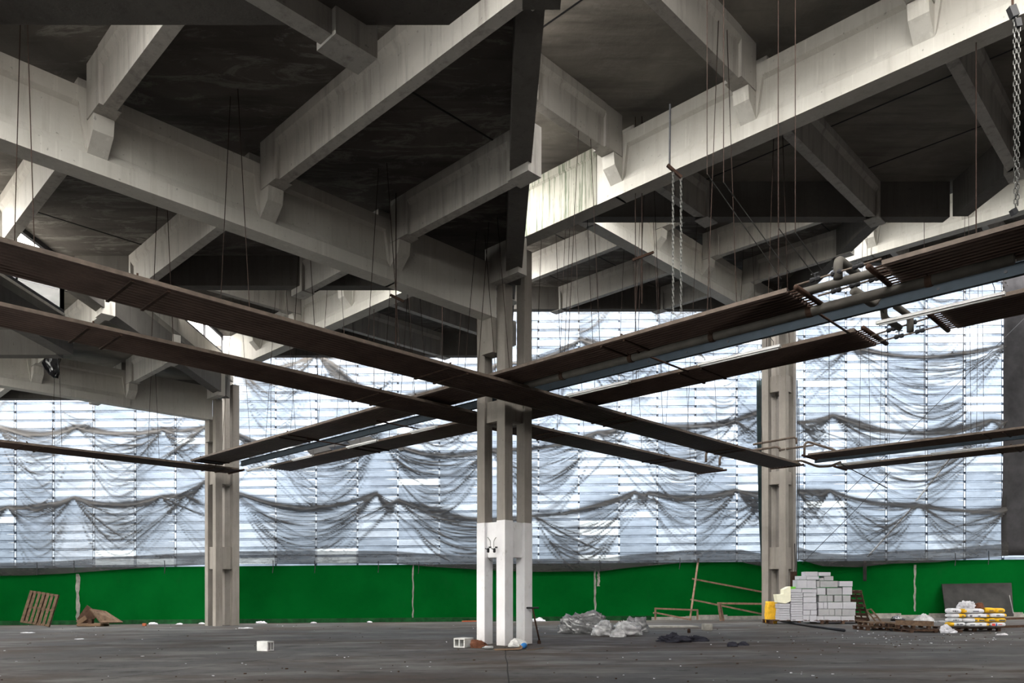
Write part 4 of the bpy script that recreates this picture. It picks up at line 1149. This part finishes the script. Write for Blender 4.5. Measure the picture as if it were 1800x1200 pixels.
blob('black_rag_pile', gp(1222, 1127)+Vector((0,.1,0)), (.36,.22,.15), 'rag', 'flatter black cloth pile touching the first one on its right', 'rag', 12, amp=.8, freq=5, nu=60)
blob('black_glove', gp(1286, 1136), (.13,.10,.11), 'rag', 'small black bundle on the floor in front of the frames', 'rag', 13, amp=.5, freq=7)
blob('black_glove', gp(1304, 1134), (.17,.10,.09), 'rag', 'long small black bundle right beside the other bundle', 'rag', 14, amp=.5, freq=7)
g = gp(1211, 1112); m_ = MB(); m_.lathe(g, [(.05,0),(.055,.06),(.05,.12),(.02,.14)], 10); tag(m_.build('rusty_can', M['rust'], smooth=True, origin=g), 'small rusty can standing on the brown stain', 'can')
g = gp(1245, 1108); m_ = MB(); m_.box(g+Vector((0,.15,.11)), (.30,.3,.24), (1,.1,0)); tag(m_.build('concrete_lump', M['render'], origin=g, bevel=.03), 'grey concrete lump on the floor before the rusty frames', 'concrete lump')
g = gp(1180, 1102); m_ = MB(); m_.box(g+Vector((0,.2,.02)), (1.9,.9,.05), (1,.05,0)); tag(m_.build('concrete_patch', M['render'], origin=g), 'low pale concrete patch beside the concrete lump', 'concrete patch')

# rusty frames against the wall
def frame(name, segs, label, r=.025, grp='rusty metal frames'):
    p0 = Vector(segs[0][0]); root = empty(name, p0, label, 'metal frame', grp)
    for a, b_ in segs:
        m_ = MB(); m_.bar(a, b_, r*2, r*2); m_.build('tube', M['frame_rust'], root)
    return root
M['frame_rust'] = plain('brown_rusty_tube', (.17,.11,.08), .8, var=.35)
yw = YWALL-.12
frame('rack_frame', [(at(1213,1087,33.1), at(1228,981,yw)), (at(1217,1017,33.9), at(1345,1041,yw)), (at(1214,1053,33.5), at(1345,1080,33.6))], 'tall rusty rack frame leaning on the green wall', .035)
frame('low_frame', [(at(1152,1089,33.2), at(1152,1068,33.2)), (at(1151,1069,33.2), at(1227,1072,33.2)), (at(1226,1089,33.2), at(1226,1072,33.2)), (at(1155,1077,33.2), at(1215,1089,32.9)), (at(1149,1077,33.1), at(1156,1077,33.3))], 'low rusty frame standing left of the tall rack frame', .035)
frame('trestle_frame', [(at(1261,1060,32.6), at(1346,1061,32.6)), (at(1263,1060,32.6), at(1267,1091,32.6)), (at(1265,1060,32.6), at(1272,1091,32.9)), (at(1343,1061,32.6), at(1343,1091,32.9))], 'dark brown trestle frame between the rack and the far column', .04)

# pile of aerated blocks
BY = 29.6
def zpx(x, y): return (1340+x/8.18, 990+y/8.18)
bcount = [0]
def blocks(rects, label, mat='block', Y=BY, dep=.45, grp='stacked white aerated blocks', jit=.03):
    for (xa, xb, ya, yb) in rects:
        rnd = random.Random(bcount[0]*7+1); bcount[0] += 1
        pa = at(*zpx(xa, yb), Y); pb = at(*zpx(xb, ya), Y); y0_ = Y+rnd.uniform(-jit, jit)
        m_ = MB(); w = pb.x-pa.x; h = pb.z-pa.z
        m_.box((0, dep/2, h/2), (max(.02, w-.008), dep, max(.02, h-.006)))
        o = m_.build('aerated_block', M[mat], bevel=.008); o.location = ((pa.x+pb.x)/2, y0_, pa.z); rotz(o, rnd.uniform(-.04, .04))
        tag(o, label, 'block', grp)
def rows(xa, xb, ya, yb, n): return [(xa, xb, ya+(yb-ya)*i/n, ya+(yb-ya)*(i+1)/n) for i in range(n)]
blocks(rows(245, 400, 578, 818, 7), 'thin white block in the lowest flat stack behind the yellow sack')
blocks(rows(408, 582, 418, 828, 12), 'thin white block in the flat stack under the green scrap')
blocks([(398,565,362,416)], 'white block capping the flat stack under the green scrap')
blocks([(570,780,366,420),(590,775,422,478)], 'white block at the head of the middle block stack')
blocks([(588,778,480,562),(586,780,565,668)], 'white block halfway up the middle block stack')
blocks([(584,688,670,742),(690,782,670,742),(580,674,745,838),(676,780,745,838)], 'white block low in the middle block stack', dep=.6)
blocks([(783,885,755,850),(888,1126,755,850),(1130,1332,755,850)], 'white block in the bottom row of the widest stack', 'block', dep=.6)
blocks([(804,960,655,752),(962,1040,655,752),(1042,1140,655,752),(1143,1250,655,752),(1252,1346,655,752)], 'white block in the second row of the widest stack', 'block_grey', dep=.6)
blocks([(808,880,556,653),(882,936,556,653),(938,1156,556,653),(1158,1346,556,653)], 'white block in the third row of the widest stack', 'block', dep=.6)
blocks([(810,880,456,552),(882,936,456,552),(938,1020,458,552),(1040,1152,455,552),(1156,1266,458,552)], 'grey-white block in the fourth row of the widest stack', 'block_grey', dep=.6)
blocks([(785,908,350,452)], 'squarish white block at the left of the fifth row')
blocks([(928,1152,352,452)], 'long grey-white block with a yellow mark in the fifth row', 'block_grey')
blocks([(1158,1298,335,452)], 'upright white block at the right end of the fifth row')
blocks([(1105,1298,254,332)], 'white block topping the right end of the pile')
blocks([(500,640,236,360),(642,780,236,360)], 'large pale block near the top left of the pile', dep=.5)
blocks([(785,828,250,345),(830,1092,250,342)], 'chipped long block in the upper middle of the pile', 'block_grey', dep=.5)
blocks([(525,628,180,234),(630,812,184,234)], 'block of the second highest layer, left half', dep=.4)
blocks([(820,886,206,247),(888,1022,182,247)], 'block of the second highest layer, right half', 'block_grey', dep=.4)
blocks([(615,796,118,183)], 'highest white block of the whole pile, left one', dep=.4)
blocks([(810,985,125,180)], 'highest thin block of the whole pile, right one', dep=.4)
a = at(*zpx(232, 850), BY); pallet((at(1405,1090,BY).x, BY+.42, floor_z(13)), 'pallet under the flat stacks of white blocks', w=2.3, l=.9, nd=11, mat='wood_dark', h=.16)
pallet((at(1480,1090,BY).x, BY+.42, floor_z(14)), 'reddish pallet under the widest stack of white blocks', w=1.75, l=1.1, nd=8, mat='wood_dark', h=.14)
m_ = MB(); c = at(1392,1033,BY+.1); m_.box(c, (.22,.2,.10)); tag(m_.build('green_scrap', M['green_bit'], origin=c, bevel=.015), 'small bright green scrap on the white blocks', 'scrap')
c = at(1395,1024,31.1); m_ = MB(); m_.box((c.x, c.y, 1.15), (.24, .10, 2.1), mi=0); tag(m_.build('rusty_plate', M['rust'], origin=(c.x,c.y,.1)), 'rusty steel plate standing behind the green scrap', 'steel plate')
# cream foam chair-like offcut on the left stack
c = at(1372, 1060, BY-.02); m_ = MB()
prof = [at(*zpx(x, y), 0.0001+BY) for x, y in ((195,445),(215,560),(330,578),(405,540),(402,330),(372,335),(300,375),(300,440))]
vs = [v+Vector((0,-.05,0)) for v in prof]+[v+Vector((0,.30,0)) for v in prof]; k = len(prof)
m_.add(vs, [tuple(range(k)), tuple(range(k,2*k))[::-1]]+[(i, i+k, (i+1)%k+k, (i+1)%k) for i in range(k)])
tag(m_.build('foam_offcut', M['cream'], origin=prof[1], bevel=.01), 'cream coloured L-shaped foam piece above the yellow sack', 'foam piece')
# yellow sack
c = gp(1359, 1096); m_ = MB(); vs = []; nu = 28; nv = 14
for j in range(nv+1):
    t = j/nv
    for i in range(nu):
        th = 2*math.pi*i/nu; sq = lambda v: math.copysign(abs(v)**.55, v)
        k = (1-.10*abs(2*t-1)**3)*(1+.10*noise.noise(Vector((math.cos(th)*2, math.sin(th)*2, t*4))))
        vs.append(c+Vector((sq(math.cos(th))*.23*k, .2+sq(math.sin(th))*.2*k, t*.88+.05*noise.noise(Vector((math.cos(th)*2, math.sin(th)*2, 9)))*t)))
m_.add(vs, [(j*nu+i, j*nu+(i+1)%nu, (j+1)*nu+(i+1)%nu, (j+1)*nu+i) for j in range(nv) for i in range(nu)]+[tuple(range(nu))[::-1], tuple(nv*nu+i for i in range(nu))])
ys = m_.build('yellow_sack', M['yellow'], smooth=True, origin=c); tag(ys, 'bulging yellow sack at the foot of the far column', 'sack')
m_ = MB(); m_.tube([c+Vector((-.12,-.02,.80)), c+Vector((-.04,-.04,.68)), c+Vector((.05,-.04,.80))], .018, 6); m_.build('sack_handle', M['yellow'], ys, smooth=True)

# hose
pts = [gp(1352,1089)+Vector((0,-.6,.045)), gp(1400,1098)+Vector((0,0,.045)), gp(1440,1104)+Vector((0,0,.045)), gp(1484,1110)+Vector((0,0,.045))]
m_ = MB(); m_.tube(rounded(pts, 1.0, 5), .048, 10); tag(m_.build('black_pipe', M['tube'], smooth=True, origin=pts[0]), 'long black plastic pipe lying before the white blocks', 'pipe')

# leaning pallet and wooden frame right of the blocks
c = gp(1512, 1093)
p_ = pallet((0,0,0), 'pallet leaning on edge at the right of the white blocks', w=1.3, l=.9, mat='wood_dark')
for ch in p_.children:
    for v in ch.data.vertices: v.co.x += .65
p_.matrix_world = Matrix.Translation(Vector((c.x+.15, c.y+.3, c.z+.03))) @ Matrix.Rotation(math.radians(8), 4, 'Z') @ Matrix.Rotation(math.radians(-106), 4, 'Y') @ Matrix.Rotation(math.radians(180), 4, 'X')
c = gp(1548, 1097)
frame_w = empty('wooden_trestle', c, 'small pale wooden frame leaning behind the floor pallets', 'wooden frame')
yy = 30.5
for a, b_ in (((1523,1072),(1531,1070)), ((1524,1073),(1540,1093)), ((1531,1070),(1549,1092)), ((1527,1080),(1537,1078)), ((1533,1086),(1543,1085))):
    m_ = MB(); m_.bar(at(*a, yy), at(*b_, yy-.1), .09, .05); m_.build('slat', M['wood'], frame_w)

# floor pallets
def fp(px0, px1, py, label, l, mat, dz=0, yaw=0, nd=7, h=.13):
    a = gp(px0, py); b_ = gp(px1, py); w = (b_-a).length
    return pallet(((a.x+b_.x)/2, a.y+l/2, min(a.z, b_.z)+dz+.005), label, w=w, l=l, rot=(0, 0, yaw), nd=nd, mat=mat, h=h)
fp(1524, 1604, 1108, 'dark pallet lying on the floor, bottom left of the pallet heap', 1.0, 'wood_dark', nd=6)
fp(1530, 1580, 1108, 'short pallet lying on top of the dark floor pallet', .9, 'wood', dz=.14, nd=5)
fp(1576, 1642, 1110, 'brown pallet with a wide front board beside the plastic bag', 1.0, 'wood', dz=.10, nd=6, h=.16)
fp(1600, 1700, 1112, 'dark flat pallet under the white rags', 1.0, 'wood_dark', nd=8, h=.09)
fp(1670, 1768, 1110, 'dark pallet carrying the stacked cement sacks', .95, 'wood_dark', nd=8, h=.13)
m_ = MB(); a = at(1574,1092,23.9); b_ = at(1641,1096,23.9); m_.bar(a+Vector((0,0,-.03)), b_+Vector((0,0,.0)), .03, .16); tag(m_.build('wide_plank', M['wood'], origin=a), 'wide light brown plank edge on the pallets', 'plank')
blob('plastic_bag', at(1626,1093,24.4), (.32,.22,.24), 'plastic', 'pale plastic bag lying on the floor pallets', 'plastic bag', 21, amp=.35, freq=4)
blob('paper_scraps', at(1655,1094,24.3), (.20,.15,.08), 'plastic', 'low pale scraps between plastic bag and cement sacks', 'paper', 22, amp=.5, freq=5)
M['white_rag'] = plain('grey_white_cloth', (.42,.42,.45), .8, var=.35, size=9)
blob('white_rag', gp(1665,1112)+Vector((0,-.02,0)), (.26,.13,.22), 'white_rag', 'patterned white rag hanging over the pallet edge', 'rag', 23, amp=.5, freq=6)
blob('dark_bag', gp(1578,1091), (.28,.2,.20), 'black_plastic', 'small black bag at the foot of the green wall', 'bag', 24, amp=.4, freq=5)

# cement sacks
SY = 23.75
def spx(x, y): return (1500+x/6, 1000+y/6)
M['sack_white'] = plain('white_paper_sack', (.52,.52,.55), .6, var=.15, size=6)
M['sack_yellow'] = plain('yellow_paper_sack', (.62,.36,.02), .6, var=.12, size=6)
M['sack_print'] = plain('grey_sack_print', (.10,.10,.12), .7)
M['sack_red'] = plain('red_sack_print', (.45,.05,.04), .7); M['sack_blue'] = plain('blue_sack_print', (.03,.08,.35), .7)
def sack(xa, xb, ya, yb, yel, label, prints=(), dep=.42):
    pa = at(*spx(xa, yb), SY); pb = at(*spx(xb, ya), SY); w = pb.x-pa.x; h = (pb.z-pa.z)*1.04; c = Vector(((pa.x+pb.x)/2, SY+dep/2, (pa.z+pb.z)/2))
    m_ = MB(); nu = 24; nv = 12; sq = lambda v, e: math.copysign(abs(v)**e, v); vs = []
    for j in range(nv+1):
        ph = -math.pi/2+math.pi*j/nv
        for i in range(nu):
            th = 2*math.pi*i/nu
            vs.append(Vector((sq(math.cos(th), .35)*sq(math.cos(ph), .45)*w/2, sq(math.sin(th), .35)*sq(math.cos(ph), .45)*dep/2, sq(math.sin(ph), .8)*h/2)))
    fs = [(j*nu+i, j*nu+(i+1)%nu, (j+1)*nu+(i+1)%nu, (j+1)*nu+i) for j in range(nv) for i in range(nu)]
    lo, hi = yel
    for f in fs:
        x = sum(vs[q].x for q in f)/4/w+.5; m_.m.append(1 if lo <= x <= hi else 0)
    m_.v = [tuple(v+c) for v in vs]; m_.f = fs
    o = m_.build('cement_sack', [M['sack_white'], M['sack_yellow']], smooth=True, origin=c); tag(o, label, 'cement sack', 'stacked cement sacks')
    for (u0, u1, v0, v1, mt) in prints:
        p_ = MB(); p_.box(c+Vector(((u0+u1-1)*w/2, -dep/2-.0, (v0+v1-1)*h/2)), ((u1-u0)*w, .012, (v1-v0)*h)); p_.build('printed_mark', M[mt], o)
pr = ((.10,.22,.40,.60,'sack_print'), (.26,.44,.38,.62,'sack_print'), (.50,.62,.42,.58,'sack_print'))
sack(1038,1150,415,470,(2,3),'white cement sack, left end of the top layer', pr)
sack(1152,1398,415,470,(0,.16),'long white cement sack with a yellow corner in the top layer', ((.45,.7,.4,.55,'sack_print'),))
sack(1402,1512,408,462,(0,1),'yellow cement sack in the top layer, left of two', ((.3,.7,.35,.5,'sack_print'),))
sack(1512,1610,412,465,(0,1),'yellow cement sack at the right end of the top layer', ((.2,.7,.4,.55,'sack_print'),))
sack(1036,1202,472,515,(.56,1),'cement sack half white half yellow, left end of the third layer', ((.65,.80,.35,.6,'sack_print'),))
sack(1204,1452,472,515,(.84,1),'long white cement sack in the third layer', ((.1,.2,.3,.7,'sack_print'),(.45,.55,.35,.6,'sack_print')))
sack(1456,1632,466,512,(.68,1),'white cement sack with a yellow tip at the right of the third layer', ((.3,.5,.4,.6,'sack_print'),))
sack(1040,1160,516,560,(2,3),'plain white cement sack, left end of the second layer', pr)
sack(1162,1406,516,562,(.40,1),'white and yellow cement sack in the second layer', ((.50,.60,.35,.65,'sack_print'),(.68,.9,.35,.65,'sack_print')))
sack(1414,1512,516,560,(0,1),'yellow cement sack in the middle right of the second layer', ((.2,.8,.35,.65,'sack_print'),))
sack(1516,1622,516,562,(0,1),'yellow cement sack, right end of the second layer', ((.2,.8,.35,.65,'sack_print'),))
sack(1034,1196,560,606,(0,.20),'white cement sack with a yellow tip in the bottom layer', ((.35,.5,.35,.65,'sack_print'),(.55,.75,.35,.65,'sack_print')))
sack(1210,1452,562,610,(.84,1),'long white cement sack in the bottom layer', ((.1,.3,.4,.6,'sack_print'),(.5,.6,.4,.6,'sack_print')))
sack(1455,1620,562,608,(2,3),'white cement sack with red and blue marks, bottom right', ((.05,.25,.25,.75,'sack_red'),(.30,.36,.2,.8,'sack_blue'),(.45,.70,.45,.6,'sack_red')))
o = blob('crumpled_paper_sack', at(1699,1069.5,SY+.2), (.23,.17,.28), 'white_rag', 'crumpled printed paper sack on top of the cement sacks', 'paper sack', 31, amp=.5, freq=6)
blob('crumpled_paper_sack', at(1720,1068.5,SY+.22), (.19,.14,.15), 'brown_rag', 'brownish crumpled sack right of the printed one', 'paper sack', 32, amp=.6, freq=6)
blob('white_powder', gp(1762,1116), (.16,.08,.05), 'white_rag', 'small spill of white powder by the cement pallet', 'powder', 33, amp=.6, freq=8)

# dark board leaning on the wall
q = [at(1664,1086,33.3), at(1782,1083,33.3), at(1778,1024,34.1), at(1656,1026,34.1)]; t_ = Vector((0,.05,.0)); m_ = MB()
m_.hexa([q[0], q[1], q[1]+t_, q[0]+t_, q[3], q[2], q[2]+t_, q[3]+t_]); tag(m_.build('leaning_board', M['dark_board'], origin=q[0]), 'large dark board leaning on the green wall behind the cement sacks', 'board')
m_ = MB(); m_.bar(at(1774,1046,33.5), at(1781,1078,33.2), .04, .04); tag(m_.build('thin_lath', M['chain'], origin=at(1781,1078,33.2)), 'thin grey lath resting on the leaning dark board', 'lath')
for i, (a, b_, lab) in enumerate((((1772,1079),(1830,1077),'long timber on the floor at the right edge, upper one'), ((1768,1094),(1830,1092),'long timber on the floor at the right edge, lower one'))):
    pa = gp(a[0], a[1]+12); pb = gp(b_[0], b_[1]+12); m_ = MB(); m_.bar(pa+Vector((0,.5,.06)), pb+Vector((0,.5,.06)), .10, .08); tag(m_.build('timber', M['wood_dark'], origin=pa), lab, 'timber', 'timbers at the right edge')
for px, lab in ((786, 'red-brown board lying at the wall base left of the central column'),):
    pa = gp(812, 1093); pb = gp(838, 1092); m_ = MB(); m_.bar(pa+Vector((0,.1,.03)), pb+Vector((0,.1,.03)), .12, .05); tag(m_.build('brick_board', M['brick'], origin=pa), lab, 'board')
g = gp(253, 1100); m_ = MB(); m_.box(g+Vector((0,.05,.06)), (.16,.1,.11)); tag(m_.build('red_brick', M['brick'], origin=g, bevel=.005), 'single red brick at the foot of the green wall', 'brick')

# crumpled white scraps along the wall foot and on the floor
for i, (px, py, s_, lab) in enumerate(((268,1095.5,.20,'white plaster scrap between the red brick and left column'), (316,1097.5,.17,'grey-white scrap by the left column'), (355,1096,.14,'white scrap touching the left column foot'),
        (461,1095,.26,'white plaster heap just right of the left column'), (551,1094.5,.16,'white plaster heap by the wall, halfway to the central column'), (650,1094,.13,'small white plaster heap left of the wall joint'),
        (945,1089.5,.34,'long white plaster spill right of the central column'), (48,1112,.26,'torn white paper on the floor by the leaning pallet'), (138,1123,.13,'greyish scrap on the floor below the board tent'),
        (250,1153,.05,'tiny white chip on the open floor'), (430,1104,.30,'flat pale strip on the floor by the left column'))):
    g = gp(px, py); blob('plaster_scrap', g, (s_, s_*.4, s_*(.12 if py > 1100 else .42)), 'white_rag', lab, 'scrap', 40+i, amp=.6, freq=7, nu=20, nv=8, group='pale scraps on the floor')
rnd = random.Random(12); m_ = MB()
for i in range(420):
    py = 1098+rnd.random()**1.5*100; px = rnd.uniform(-60, 1860)
    if rnd.random() < .35: px = rnd.gauss(1600, 130); py = rnd.gauss(1122, 8)
    g = gp(px, max(1094, py)); 
    if abs(g.x-C0.x) < .9 and abs(g.y-C0.y) < .9: continue
    s_ = rnd.uniform(.008, .030); m_.box(g+Vector((0,0,s_*.3)), (s_*rnd.uniform(1,2.2), s_, s_*.6), (rnd.uniform(-1,1), rnd.uniform(-1,1), 0), mi=rnd.choice((0,0,1,1,1)))
tag(m_.build('floor_debris', [M['white_rag'], M['wood_dark']]), 'fine crumbs and chips scattered over the concrete floor', 'debris', kind='stuff')
